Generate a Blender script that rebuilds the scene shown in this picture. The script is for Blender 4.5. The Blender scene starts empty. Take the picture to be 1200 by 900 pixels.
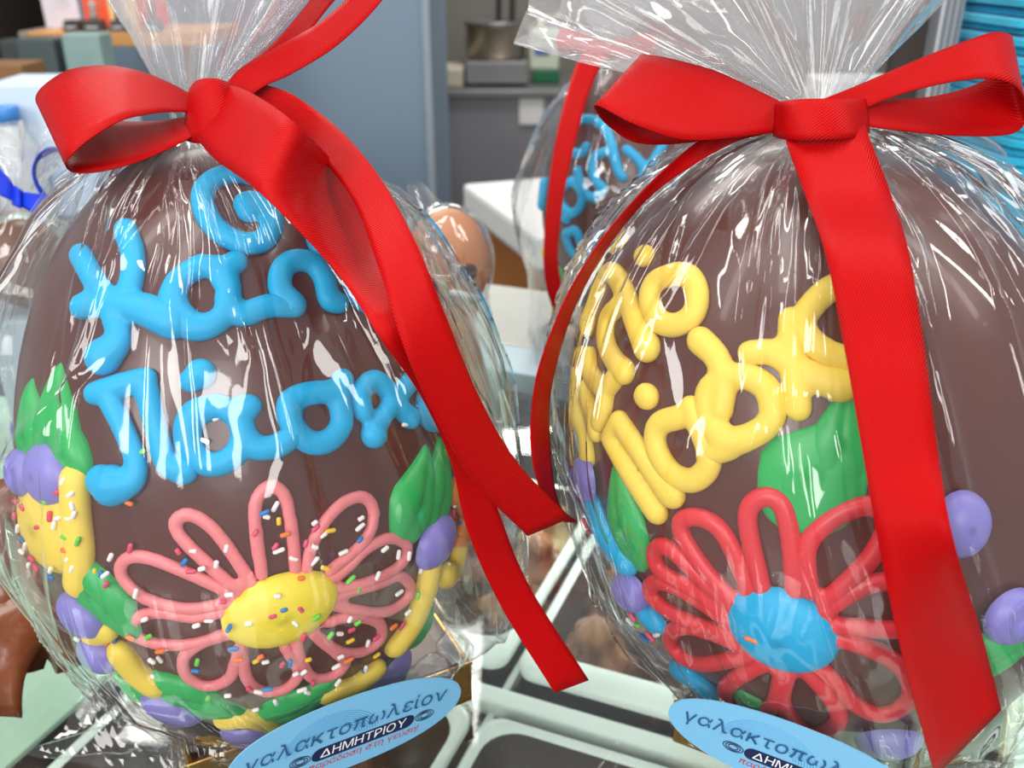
import bpy, bmesh, math, random
import numpy as np
from mathutils import Vector, Matrix, Quaternion

# ------------------------------------------------------------------ camera, world, lights, exposure
S = bpy.context.scene
COL = S.collection
FPX = 1100.0
PITCH = math.radians(25.0)
CAMH = 0.309                                   # height of the lens above the glass counter top (z = 0)
CP, SP = math.cos(PITCH), math.sin(PITCH)
CAM = Vector((0, 0, CAMH))
FW, UP, RT = Vector((0, CP, -SP)), Vector((0, SP, CP)), Vector((1, 0, 0))
cam_d = bpy.data.cameras.new('camera')
cam_d.sensor_width = 36.0
cam_d.lens = 36.0 * FPX / 1200.0
cam_d.clip_start = 0.01
cam_d.dof.use_dof = True
cam_d.dof.focus_distance = 0.315
cam_d.dof.aperture_fstop = 14.0
cam = bpy.data.objects.new('camera', cam_d)
COL.objects.link(cam)
cam.location = CAM
cam.rotation_euler = (math.pi / 2 - PITCH, 0, 0)
S.camera = cam

S.view_settings.view_transform = 'Standard'
S.view_settings.look = 'None'
S.view_settings.gamma = 1.0
S.view_settings.use_curve_mapping = False
S.view_settings.exposure = -0.08
S.cycles.use_denoising = True
S.cycles.transparent_max_bounces = 40
S.cycles.max_bounces = 10
S.cycles.caustics_reflective = False
S.cycles.caustics_refractive = False

W = bpy.data.worlds.new('shop_light')
S.world = W
W.use_nodes = True
W.node_tree.nodes['Background'].inputs[0].default_value = (0.93, 0.96, 1.0, 1)
W.node_tree.nodes['Background'].inputs[1].default_value = 0.42


def area_light(name, loc, target, sx, sy, power, color):
    d = bpy.data.lights.new(name, 'AREA')
    d.shape = 'RECTANGLE'
    d.size, d.size_y, d.energy, d.color = sx, sy, power, color
    o = bpy.data.objects.new(name, d)
    COL.objects.link(o)
    o.location = loc
    o.rotation_euler = (Vector(target) - Vector(loc)).to_track_quat('-Z', 'Y').to_euler()
    return o


# the shop window behind and to the left of the photographer, and ceiling lamps
area_light('shop_window_light', (-1.7, -2.2, 1.5), (0, 0.4, 0.05), 1.0, 1.7, 62, (1.0, 0.98, 0.96))
area_light('shop_window_light', (0.2, -2.6, 1.5), (0, 0.4, 0.05), 1.0, 1.7, 52, (1.0, 0.98, 0.96))
for lx, ly in ((-1.3, 0.1), (-0.35, 0.25), (0.6, 0.25), (1.5, 0.1)):
    area_light('ceiling_lamp_light', (lx, ly, 1.75), (lx * 0.8, ly + 0.15, 0), 0.14, 1.3, 10.0, (1.0, 0.97, 0.92))
area_light('kitchen_fill_light', (0.3, 3.6, 1.6), (0.2, 4.0, 0), 0.8, 0.4, 38, (1.0, 0.96, 0.9))  # unseen fill light, added to brighten the stove and the wall behind
area_light('ceiling_lamp_light', (-0.7, 2.3, 1.75), (-0.7, 2.31, 0), 1.2, 0.6, 30, (1.0, 0.97, 0.92))


# ------------------------------------------------------------------ helpers
def ray(px, py):
    return FW + RT * ((px - 600.0) / FPX) + UP * ((450.0 - py) / FPX)


def at(px, py, d):
    return CAM + ray(px, py) * d


def on_z(px, py, z):
    r = ray(px, py)
    return CAM + r * ((z - CAMH) / r.z)


def lin(c):
    return c / 12.92 if c <= 0.04045 else ((c + 0.055) / 1.055) ** 2.4


def rgb(r, g, b):
    return (lin(r / 255), lin(g / 255), lin(b / 255), 1.0)


MATS = {}


def mat(name, col, rough=0.5, metal=0.0, var=0.06, scale=40.0, bump=0.0, bscale=None, sheen=0.0, spec=0.5, sub=0.0, emit=None, coat=0.0):
    if name in MATS:
        return MATS[name]
    m = bpy.data.materials.new(name)
    m.use_nodes = True
    nt = m.node_tree
    b = nt.nodes['Principled BSDF']
    b.inputs['Roughness'].default_value = rough
    b.inputs['Metallic'].default_value = metal
    b.inputs['Specular IOR Level'].default_value = spec
    b.inputs['Sheen Weight'].default_value = sheen
    b.inputs['Coat Weight'].default_value = coat
    if sub:
        b.inputs['Subsurface Weight'].default_value = sub
        b.inputs['Subsurface Radius'].default_value = (0.004, 0.003, 0.002)
        b.inputs['Subsurface Scale'].default_value = 1.0
    tc = nt.nodes.new('ShaderNodeTexCoord')
    nz = nt.nodes.new('ShaderNodeTexNoise')
    nz.inputs['Scale'].default_value = scale
    nz.inputs['Detail'].default_value = 4
    nt.links.new(tc.outputs['Object'], nz.inputs['Vector'])
    mx = nt.nodes.new('ShaderNodeMix')
    mx.data_type = 'RGBA'
    mx.inputs[6].default_value = tuple(max(0, c * (1 - var * 1.6)) for c in col[:3]) + (1,)
    mx.inputs[7].default_value = tuple(min(1, c * (1 + var * 1.6)) for c in col[:3]) + (1,)
    nt.links.new(nz.outputs['Fac'], mx.inputs[0])
    nt.links.new(mx.outputs[2], b.inputs['Base Color'])
    if bump:
        n2 = nt.nodes.new('ShaderNodeTexNoise')
        n2.inputs['Scale'].default_value = bscale or scale * 4
        n2.inputs['Detail'].default_value = 3
        nt.links.new(tc.outputs['Object'], n2.inputs['Vector'])
        bp = nt.nodes.new('ShaderNodeBump')
        bp.inputs['Strength'].default_value = 1.0
        bp.inputs['Distance'].default_value = bump
        nt.links.new(n2.outputs['Fac'], bp.inputs['Height'])
        nt.links.new(bp.outputs['Normal'], b.inputs['Normal'])
    if emit:
        b.inputs['Emission Color'].default_value = col
        b.inputs['Emission Strength'].default_value = emit
    MATS[name] = m
    return m


def film_mat(name, haze=0.035, ior=1.5, bump=0.00035, tint=(0.985, 0.985, 0.985), rough=0.06, mult=1.5):
    """clear cellophane: a thin sheet that lets light through and mirrors by its Fresnel reflectance"""
    if name in MATS:
        return MATS[name]
    m = bpy.data.materials.new(name)
    m.use_nodes = True
    nt = m.node_tree
    nt.nodes.clear()
    N, L = nt.nodes.new, nt.links.new
    out = N('ShaderNodeOutputMaterial')
    tr = N('ShaderNodeBsdfTransparent')
    tr.inputs[0].default_value = tint + (1,)
    gl = N('ShaderNodeBsdfGlossy')
    gl.inputs['Roughness'].default_value = rough
    gl.inputs['Color'].default_value = (1, 1, 1, 1)
    df = N('ShaderNodeBsdfDiffuse')
    df.inputs[0].default_value = (0.9, 0.9, 0.92, 1)
    tl = N('ShaderNodeBsdfTranslucent')
    tl.inputs[0].default_value = (0.9, 0.9, 0.92, 1)
    hz = N('ShaderNodeMixShader')
    hz.inputs[0].default_value = 0.45
    L(df.outputs[0], hz.inputs[1])
    L(tl.outputs[0], hz.inputs[2])
    fr = N('ShaderNodeFresnel')
    fr.inputs['IOR'].default_value = ior
    mul = N('ShaderNodeMath')
    mul.operation = 'MULTIPLY'
    mul.use_clamp = True
    mul.inputs[1].default_value = mult
    geo = N('ShaderNodeNewGeometry')               # a thin sheet mirrors alike on both of its faces
    ri = N('ShaderNodeMapRange')
    ri.inputs['To Min'].default_value = ior
    ri.inputs['To Max'].default_value = 1.0 / ior
    L(geo.outputs['Backfacing'], ri.inputs['Value'])
    L(ri.outputs['Result'], fr.inputs['IOR'])
    tc = N('ShaderNodeTexCoord')
    mp = N('ShaderNodeMapping')
    mp.inputs['Scale'].default_value = (1.0, 1.0, 0.45)
    nz = N('ShaderNodeTexNoise')
    nz.inputs['Scale'].default_value = 60
    nz.inputs['Detail'].default_value = 2.5
    nz.noise_type = 'RIDGED_MULTIFRACTAL'
    bp = N('ShaderNodeBump')
    bp.inputs['Strength'].default_value = 1.0
    bp.inputs['Distance'].default_value = bump
    L(tc.outputs['Object'], mp.inputs['Vector'])
    L(mp.outputs[0], nz.inputs['Vector'])
    L(nz.outputs['Fac'], bp.inputs['Height'])
    for n in (gl, fr):
        L(bp.outputs[0], n.inputs['Normal'])
    L(fr.outputs[0], mul.inputs[0])
    a = N('ShaderNodeMixShader')
    a.inputs[0].default_value = haze
    L(tr.outputs[0], a.inputs[1])
    L(hz.outputs[0], a.inputs[2])
    b = N('ShaderNodeMixShader')
    L(mul.outputs[0], b.inputs[0])
    L(a.outputs[0], b.inputs[1])
    L(gl.outputs[0], b.inputs[2])
    L(b.outputs[0], out.inputs['Surface'])
    MATS[name] = m
    return m


def ribbon_mat(name, col, weave=1500.0):
    if name in MATS:
        return MATS[name]
    m = bpy.data.materials.new(name)
    m.use_nodes = True
    nt = m.node_tree
    N, L = nt.nodes.new, nt.links.new
    b = nt.nodes['Principled BSDF']
    b.inputs['Roughness'].default_value = 0.42
    b.inputs['Specular IOR Level'].default_value = 0.22
    b.inputs['Specular Tint'].default_value = (1.0, 0.45, 0.4, 1)
    uv = N('ShaderNodeUVMap')
    uv.uv_map = 'uv'
    w = N('ShaderNodeTexWave')
    w.wave_type = 'BANDS'
    w.bands_direction = 'DIAGONAL'
    w.inputs['Scale'].default_value = 760.0
    w.inputs['Distortion'].default_value = 0.3
    w.inputs['Detail'].default_value = 1
    mp = N('ShaderNodeMapping')
    mp.inputs['Scale'].default_value = (1.0, 0.6, 0.0)
    L(uv.outputs[0], mp.inputs['Vector'])
    L(mp.outputs[0], w.inputs['Vector'])
    bp = N('ShaderNodeBump')
    bp.inputs['Strength'].default_value = 0.6
    bp.inputs['Distance'].default_value = 0.00022
    L(w.outputs['Fac'], bp.inputs['Height'])
    L(bp.outputs[0], b.inputs['Normal'])
    mx = N('ShaderNodeMix')
    mx.data_type = 'RGBA'
    mx.inputs[6].default_value = tuple(c * 0.88 for c in col[:3]) + (1,)
    mx.inputs[7].default_value = tuple(min(1, c * 1.10) for c in col[:3]) + (1,)
    L(w.outputs['Fac'], mx.inputs[0])
    L(mx.outputs[2], b.inputs['Base Color'])
    MATS[name] = m
    return m


ORG = {}


def origin(o):
    return ORG.get(o.name, Vector((0, 0, 0))) if o else Vector((0, 0, 0))


def tag(o, label=None, cat=None, group=None, kind=None):
    if label:
        o['label'] = label
    if cat:
        o['category'] = cat
    if group:
        o['group'] = group
    if kind:
        o['kind'] = kind
    return o


def thing(name, loc, label, cat, group=None, kind=None):
    o = bpy.data.objects.new(name, None)
    o.empty_display_size = 0.02
    COL.objects.link(o)
    o.location = loc
    ORG[o.name] = Vector(loc)
    return tag(o, label, cat, group, kind)


def link_mesh(name, me, parent=None):
    o = bpy.data.objects.new(name, me)
    COL.objects.link(o)
    if parent:
        o.parent = parent
        ORG[o.name] = origin(parent)
    return o


def mesh(name, verts, faces, m, parent=None, smooth=True, uvs=None, base=None):
    """world-space vertices -> one mesh object (under its parent's origin)"""
    og = origin(parent) if parent else Vector(base) if base is not None else Vector((0, 0, 0))
    me = bpy.data.meshes.new(name)
    v = np.asarray([tuple(p) for p in verts], dtype=float) - np.array(og)
    me.from_pydata(v.tolist(), [], [tuple(f) for f in faces])
    if m:
        me.materials.append(m)
    if smooth:
        me.polygons.foreach_set('use_smooth', [True] * len(me.polygons))
    if uvs is not None:
        lay = me.uv_layers.new(name='uv')
        idx = np.zeros(len(me.loops), dtype=int)
        me.loops.foreach_get('vertex_index', idx)
        lay.data.foreach_set('uv', np.asarray(uvs)[idx].ravel())
    me.update()
    o = link_mesh(name, me, parent)
    if not parent:
        o.location = og
        ORG[o.name] = og
    return o


def rotz(a):
    return Matrix.Rotation(a, 3, 'Z')


def box(name, c, size, m, parent=None, rz=0.0, bevel=0.0, rot=None, base=None, seg=2):
    bm = bmesh.new()
    bmesh.ops.create_cube(bm, size=1.0)
    for v in bm.verts:
        v.co = Vector((v.co.x * size[0], v.co.y * size[1], v.co.z * size[2]))
    if bevel:
        bmesh.ops.bevel(bm, geom=list(bm.edges), offset=bevel, segments=seg, affect='EDGES', profile=0.6)
    R = rot if rot is not None else rotz(rz)
    vs = [R @ v.co + Vector(c) for v in bm.verts]
    fs = [[v.index for v in f.verts] for f in bm.faces]
    bm.free()
    return mesh(name, vs, fs, m, parent, smooth=False, base=base)


def catmull(pts, n):
    """smooth path through pts; n samples per span"""
    P = [np.asarray(p, dtype=float) for p in pts]
    if len(P) < 3:
        return [P[0] + (P[-1] - P[0]) * t for t in np.linspace(0, 1, n + 1)]
    P = [2 * P[0] - P[1]] + P + [2 * P[-1] - P[-2]]
    out = []
    for i in range(1, len(P) - 2):
        p0, p1, p2, p3 = P[i - 1:i + 3]
        for k in range(n):
            t = k / n
            out.append(0.5 * (2 * p1 + (p2 - p0) * t + (2 * p0 - 5 * p1 + 4 * p2 - p3) * t * t + (3 * p1 - p0 - 3 * p2 + p3) * t ** 3))
    out.append(P[-2])
    return out


def tube(path, rad, sides=10, V=None, F=None, flat=1.0, nrm=None):
    """round-ended tube along path; flat squashes it along nrm"""
    V = [] if V is None else V
    F = [] if F is None else F
    P = [Vector(p) for p in path]
    R = rad if hasattr(rad, '__len__') else [rad] * len(P)
    t0 = (P[1] - P[0]).normalized()
    t1 = (P[-1] - P[-2]).normalized()
    ext, er, et = [], [], []
    for k in range(4):
        a = math.pi / 2 * k / 4
        ext.append(P[0] - t0 * R[0] * math.cos(a))
        er.append(max(R[0] * math.sin(a), R[0] * 0.05))
        et.append(t0)
    for i in range(len(P)):
        ext.append(P[i])
        er.append(R[i])
        d = P[min(i + 1, len(P) - 1)] - P[max(i - 1, 0)]
        et.append(d.normalized() if d.length > 1e-9 else t0)
    for k in range(3, -1, -1):
        a = math.pi / 2 * k / 4
        ext.append(P[-1] + t1 * R[-1] * math.cos(a))
        er.append(max(R[-1] * math.sin(a), R[-1] * 0.05))
        et.append(t1)
    ref = nrm[0] if nrm else Vector((0.13, 0.97, 0.2))
    base = len(V)
    for i, (p, r, t) in enumerate(zip(ext, er, et)):
        if nrm:
            ref = nrm[min(max(i - 4, 0), len(P) - 1)]
        a = ref - t * ref.dot(t)
        if a.length < 1e-6:
            a = t.orthogonal()
        a.normalize()
        b = t.cross(a)
        if not nrm:
            ref = a
        for k in range(sides):
            th = 2 * math.pi * k / sides
            V.append(p + a * (math.cos(th) * r * flat) + b * (math.sin(th) * r))
    n = len(ext)
    for i in range(n - 1):
        for k in range(sides):
            k2 = (k + 1) % sides
            F.append((base + i * sides + k, base + i * sides + k2, base + (i + 1) * sides + k2, base + (i + 1) * sides + k))
    F.append(tuple(base + k for k in range(sides - 1, -1, -1)))
    F.append(tuple(base + (n - 1) * sides + k for k in range(sides)))
    return V, F


def lathe(name, prof, loc, m, parent=None, seg=32, R=None, mod=None, base=None):
    """prof: list of (r, z); mod(theta, z) scales the radius"""
    V, F = [], []
    R = R or Matrix.Identity(3)
    for r, z in prof:
        for k in range(seg):
            th = 2 * math.pi * k / seg
            q = r * (mod(th, z) if mod else 1.0)
            V.append(R @ Vector((q * math.cos(th), q * math.sin(th), z)) + Vector(loc))
    for i in range(len(prof) - 1):
        for k in range(seg):
            k2 = (k + 1) % seg
            F.append((i * seg + k, i * seg + k2, (i + 1) * seg + k2, (i + 1) * seg + k))
    F.append(tuple(range(seg - 1, -1, -1)))
    F.append(tuple((len(prof) - 1) * seg + k for k in range(seg)))
    return mesh(name, V, F, m, parent, base=base)


def fuse(o, voxel=0.0009, smooth=6):
    r = o.modifiers.new('fuse', 'REMESH')
    r.mode = 'VOXEL'
    r.voxel_size = voxel
    r.use_smooth_shade = True
    s = o.modifiers.new('soften', 'SMOOTH')
    s.factor = 0.5
    s.iterations = smooth
    return o


# ------------------------------------------------------------------ materials
CHOC = mat('milk_chocolate', rgb(84, 38, 28), 0.30, var=0.12, scale=25, bump=0.0003, bscale=60, spec=0.5, coat=0.15)
BLUE = mat('blue_icing', rgb(2, 172, 224), 0.46, var=0.05, scale=60, sub=0.15, spec=0.35)
YELL = mat('yellow_icing', rgb(246, 214, 84), 0.46, var=0.05, scale=60, sub=0.15, spec=0.35)
PINK = mat('pink_icing', rgb(240, 134, 138), 0.40, var=0.05, scale=60, sub=0.15)
REDI = mat('red_icing', rgb(222, 48, 58), 0.38, var=0.06, scale=60, sub=0.1)
GREEN = mat('green_icing', rgb(30, 172, 84), 0.40, var=0.08, scale=60, sub=0.1)
PURP = mat('lilac_icing', rgb(136, 128, 206), 0.40, var=0.05, scale=60, sub=0.15)
ORAN = mat('orange_icing', rgb(236, 138, 42), 0.40, var=0.08, scale=60, sub=0.1)
CYEL = mat('lemon_icing', rgb(248, 222, 56), 0.42, var=0.06, scale=60, sub=0.1, bump=0.0005, bscale=180)
GOLD = mat('gold_card', rgb(196, 158, 92), 0.22, metal=0.92, var=0.12, scale=30, bump=0.0002, bscale=120)
GOLDT = mat('gold_card_dark_reflection', rgb(62, 38, 26), 0.22, metal=0.3, var=0.15, scale=30)  # gold box top: its dark brown reflection is put into the colour
STICK = mat('sticker_blue', rgb(126, 192, 232), 0.4, var=0.02)
INKD = mat('ink_teal', rgb(38, 92, 140), 0.5, var=0.02)
INKN = mat('ink_navy', rgb(18, 26, 74), 0.5, var=0.02)
INKR = mat('ink_red', rgb(206, 40, 44), 0.5, var=0.02)
INKL = mat('ink_light_blue', rgb(86, 160, 208), 0.5, var=0.02)
INKW = mat('ink_white', rgb(245, 247, 250), 0.5, var=0.02)
RED = ribbon_mat('red_satin', rgb(182, 5, 10))
RBLUE = ribbon_mat('blue_satin', rgb(28, 66, 216))
FILM = film_mat('cellophane')
FILM2 = film_mat('cellophane_gathered', haze=0.26)
SPK = [mat('sprinkle_' + n, rgb(*c), 0.35, var=0.03) for n, c in (
    ('white', (250, 248, 244)), ('pink', (226, 72, 110)), ('orange', (250, 122, 44)), ('green', (110, 214, 62)),
    ('blue', (18, 122, 196)), ('yellow', (250, 206, 40)))]


# ------------------------------------------------------------------ egg geometry
class Egg:
    def __init__(s, px, py, d, tx, ty, lean, a, b1, b2):
        s.c = at(px, py, d)
        y = (450 - py) / FPX
        # axis: seen in the picture running from (px,py) to (tx,ty), leaning back from the vertical by lean degrees
        v2 = RT * (tx - px) + UP * (py - ty)
        v2.normalize()
        dz = -math.tan(PITCH - math.radians(lean))
        view = ray(px, py).normalized()
        s.k = (v2 + FW * dz * 0.9).normalized()
        s.e1 = (RT - s.k * RT.dot(s.k)).normalized()
        s.e2 = s.k.cross(s.e1)
        s.a, s.b1, s.b2 = a, b1, b2
        s.M = np.array([s.e1, s.e2, s.k])          # world offset -> local

    def prof(s, z):
        """taper of the upper half towards a blunter tip"""
        b = s.b2 if z > 0 else s.b1
        return s.a * math.sqrt(max(0.0, 1 - (z / b) ** 2))

    def f(s, p, m=0.0):
        q = p - s.c
        z = q.dot(s.k)
        r2 = q.length_squared - z * z
        b = (s.b2 if z > 0 else s.b1) + m
        return math.sqrt(max(0, r2) / (s.a + m) ** 2 + (z / b) ** 2)

    def nrm(s, p):
        q = p - s.c
        z = q.dot(s.k)
        b = s.b2 if z > 0 else s.b1
        return ((q - s.k * z) / s.a ** 2 + s.k * (z / b ** 2)).normalized()

    def hit(s, px, py):
        """the point of the shell seen at this pixel (or the nearest rim point)"""
        r = ray(px, py).normalized()
        mid = (s.c - CAM).dot(r)
        lo, best, bt = mid - 0.16, 9, mid
        prev = None
        n = 120
        for i in range(n + 1):
            t = lo + 0.26 * i / n
            v = s.f(CAM + r * t)
            if v < best:
                best, bt = v, t
            if v < 1:
                a0, b0 = t - 0.26 / n, t
                for _ in range(24):
                    m = (a0 + b0) / 2
                    if s.f(CAM + r * m) < 1:
                        b0 = m
                    else:
                        a0 = m
                return CAM + r * b0
        p = CAM + r * bt
        return s.c + (p - s.c) / s.f(p)

    def low(s):
        best = 9
        for i in range(400):
            u = math.pi * i / 399
            for sg in (-1, 1):
                z = math.cos(u) * (s.b2 if math.cos(u) > 0 else s.b1)
                best = min(best, (s.c + s.k * z + s.e2 * (math.sin(u) * s.a * sg)).z)
        return best

    def push(s, P, m):
        """numpy points: anything nearer to the shell than m is moved out to m"""
        q = (P - np.array(s.c)) @ s.M.T
        z = q[:, 2]
        b = np.where(z > 0, s.b2, s.b1) + m
        g = np.sqrt((q[:, 0] ** 2 + q[:, 1] ** 2) / (s.a + m) ** 2 + (z / b) ** 2)
        k = np.where(g < 1, 1 / np.maximum(g, 1e-3), 1.0)
        return np.array(s.c) + (P - np.array(s.c)) * k[:, None]


def shell(egg, parent):
    V, F = [], []
    n, m = 56, 72
    for i in range(n + 1):
        u = math.pi * i / n
        z = -math.cos(u)
        z = z * (egg.b2 if z > 0 else egg.b1)
        r = math.sin(u) * egg.a
        for k in range(m):
            th = 2 * math.pi * k / m
            V.append(egg.c + egg.k * z + egg.e1 * (r * math.cos(th)) + egg.e2 * (r * math.sin(th)))
    for i in range(n):
        for k in range(m):
            F.append((i * m + k, i * m + (k + 1) % m, (i + 1) * m + (k + 1) % m, (i + 1) * m + k))
    return mesh('shell', V, F, CHOC, parent)


def pipe(egg, name, strokes, r, m, parent, voxel=0.0009, smooth=5, flat=0.82, n=5):
    """icing piped on the shell; strokes = lists of (px, py[, width factor])"""
    V, F = [], []
    for st in strokes:
        pts = [(p[0], p[1], p[2] if len(p) > 2 else 1.0) for p in st]
        if len(pts) == 1:
            pts = [pts[0], (pts[0][0] + 1.5, pts[0][1] + 1.0, pts[0][2])]
        cr = catmull(pts, n)
        P = [egg.hit(c[0], c[1]) for c in cr]
        N = [egg.nrm(p) for p in P]
        R = [r * c[2] for c in cr]
        P = [p + nn * (rr * 0.25) for p, nn, rr in zip(P, N, R)]
        tube(P, R, 10, V, F, flat, N)
    o = mesh(name, V, F, m, parent)
    return fuse(o, voxel, smooth) if voxel else o


def blob(egg, name, px, py, rx, ry, ang, h, m, parent, ridge=0.0, tip=0.0, lift=0.0):
    """a dollop or leaf of icing lying on the shell: rx, ry in metres, ang in degrees on the shell"""
    p = egg.hit(px, py)
    nn = egg.nrm(p)
    x = (RT - nn * RT.dot(nn)).normalized()
    y = nn.cross(x)
    a = math.radians(ang)
    u, v = x * math.cos(a) + y * math.sin(a), -x * math.sin(a) + y * math.cos(a)
    V, F = [], []
    nr, nt = 7, 22
    for i in range(nr + 1):
        q = math.sin(math.pi / 2 * i / nr)
        for k in range(nt):
            th = 2 * math.pi * k / nt
            cx, cy = math.cos(th) * q, math.sin(th) * q
            w = 1.0
            if tip:                                  # leaf: pointed at +u, full at -u
                w = (1 - tip * max(0, cx) ** 1.5) * (1 + 0.05 * math.sin(5 * th))
            X, Y = cx * rx * (1 + 0.25 * tip * max(0, cx)), cy * ry * w
            z = h * math.sqrt(max(0, 1 - q ** 2.2))
            if ridge:
                z *= 1 - ridge * math.exp(-(cy / 0.16) ** 2) * (0.6 + 0.4 * q)
                z *= 1 + 0.05 * math.sin(cx * 7 + abs(cy) * 4)
            s0 = p + u * X + v * Y
            s1 = egg.c + (s0 - egg.c) / egg.f(s0)
            V.append(s1 + egg.nrm(s1) * (z - 0.0004 + lift))
    for i in range(nr):
        for k in range(nt):
            F.append((i * nt + k, i * nt + (k + 1) % nt, (i + 1) * nt + (k + 1) % nt, (i + 1) * nt + k))
    F.append(tuple(range(nt - 1, -1, -1)))
    return mesh(name, V, F, m, parent)


SPM = []


def sprinkle(egg, px, py, ci, ang, parent, ln=1.0, lift=0.0022):
    if not SPM:
        for k in range(6):
            V, F = tube([(-0.0011, 0, 0), (0, 0, 0), (0.0011, 0, 0)], 0.00080, 8)
            me = bpy.data.meshes.new('sprinkle')
            me.from_pydata([tuple(v) for v in V], [], F)
            me.polygons.foreach_set('use_smooth', [True] * len(me.polygons))
            me.materials.append(SPK[k])
            SPM.append(me)
    o = link_mesh('sprinkle', SPM[ci], parent)
    p = egg.hit(px, py)
    nn = egg.nrm(p)
    x = (RT - nn * RT.dot(nn)).normalized()
    y = nn.cross(x)
    a = math.radians(ang)
    u = x * math.cos(a) + y * math.sin(a)
    v = nn.cross(u)
    o.location = p + nn * lift - origin(parent)
    o.rotation_mode = 'QUATERNION'
    o.rotation_quaternion = Matrix((u, v, nn)).transposed().to_quaternion()
    o.scale = (ln, 1, 1)
    return o


# ------------------------------------------------------------------ ribbons, bags
def ribbon(name, edges, parent, m=RED, n=8, across=6, thick=0.0004, bow=0.0, clear=None, gap=0.003, over=None, over_from=0.4):
    """edges: list of (pxA, pyA, dA, pxB, pyB, dB): the two edges of the band, each at its own distance"""
    A = catmull([at(e[0], e[1], e[2]) for e in edges], n)
    B = catmull([at(e[3], e[4], e[5]) for e in edges], n)
    if clear:                                      # lie on the wrapping: rows are moved out until they clear the film
        need = []
        for ia, (a, b) in enumerate(zip(A, B)):
            trees = list(clear) + ([over] if over and ia > over_from * len(A) else [])
            mx = 0.0
            for k in range(across + 1):
                p = Vector(a + (b - a) * (k / across))
                r = (p - CAM).normalized()
                dist = (p - CAM).length
                for bv in trees:
                    h = bv.ray_cast(CAM, r)
                    if h[0] is not None:
                        mx = max(mx, dist - (h[3] - gap))
            need.append(mx)
        need = np.array(need)
        k = 11
        pad = np.pad(need, k, mode='edge')
        mxf = np.array([pad[i:i + 2 * k + 1].max() for i in range(len(need))])
        pad = np.pad(mxf, k, mode='edge')
        mv = np.array([pad[i:i + 2 * k + 1].mean() for i in range(len(need))])
        cn = np.array(CAM)
        A = [cn + (a - cn) * (1 - q / np.linalg.norm(a - cn)) for a, q in zip(A, mv)]
        B = [cn + (b - cn) * (1 - q / np.linalg.norm(b - cn)) for b, q in zip(B, mv)]
    V, UV, F = [], [], []
    s = 0.0
    prev = None
    width = np.mean([np.linalg.norm(b - a) for a, b in zip(A, B)])
    for a, b in zip(A, B):
        mid = (a + b) / 2
        if prev is not None:
            s += np.linalg.norm(mid - prev)
        prev = mid
        w = np.linalg.norm(b - a)
        for k in range(across + 1):
            t = k / across
            p = a + (b - a) * t
            if bow:
                p = p - np.array(FW) * (bow * 4 * t * (1 - t) * w)
            V.append(p)
            UV.append((t * width, s))
    q = across + 1
    for i in range(len(A) - 1):
        for k in range(across):
            F.append((i * q + k, i * q + k + 1, (i + 1) * q + k + 1, (i + 1) * q + k))
    o = mesh(name, V, F, m, parent, uvs=UV)
    sd = o.modifiers.new('thickness', 'SOLIDIFY')
    sd.thickness = thick
    sd.offset = 0
    return o


def tri(x):
    return np.abs(2 * (x - np.floor(x + 0.5)))


def smooth_interp(s, xs, ys):
    """smooth 1-D interpolation through the levels"""
    ys = np.asarray(ys, float)
    xs = np.asarray(xs, float)
    t = np.interp(s, xs, np.arange(len(xs)))
    i = np.clip(np.floor(t).astype(int), 0, len(xs) - 2)
    u = t - i
    g = lambda k: ys[np.clip(k, 0, len(xs) - 1)]
    p0, p1, p2, p3 = g(i - 1), g(i), g(i + 1), g(i + 2)
    return 0.5 * (2 * p1 + (p2 - p0) * u + (2 * p0 - 5 * p1 + 4 * p2 - p3) * u ** 2 + (3 * p1 - p0 - 3 * p2 + p3) * u ** 3)


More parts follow.
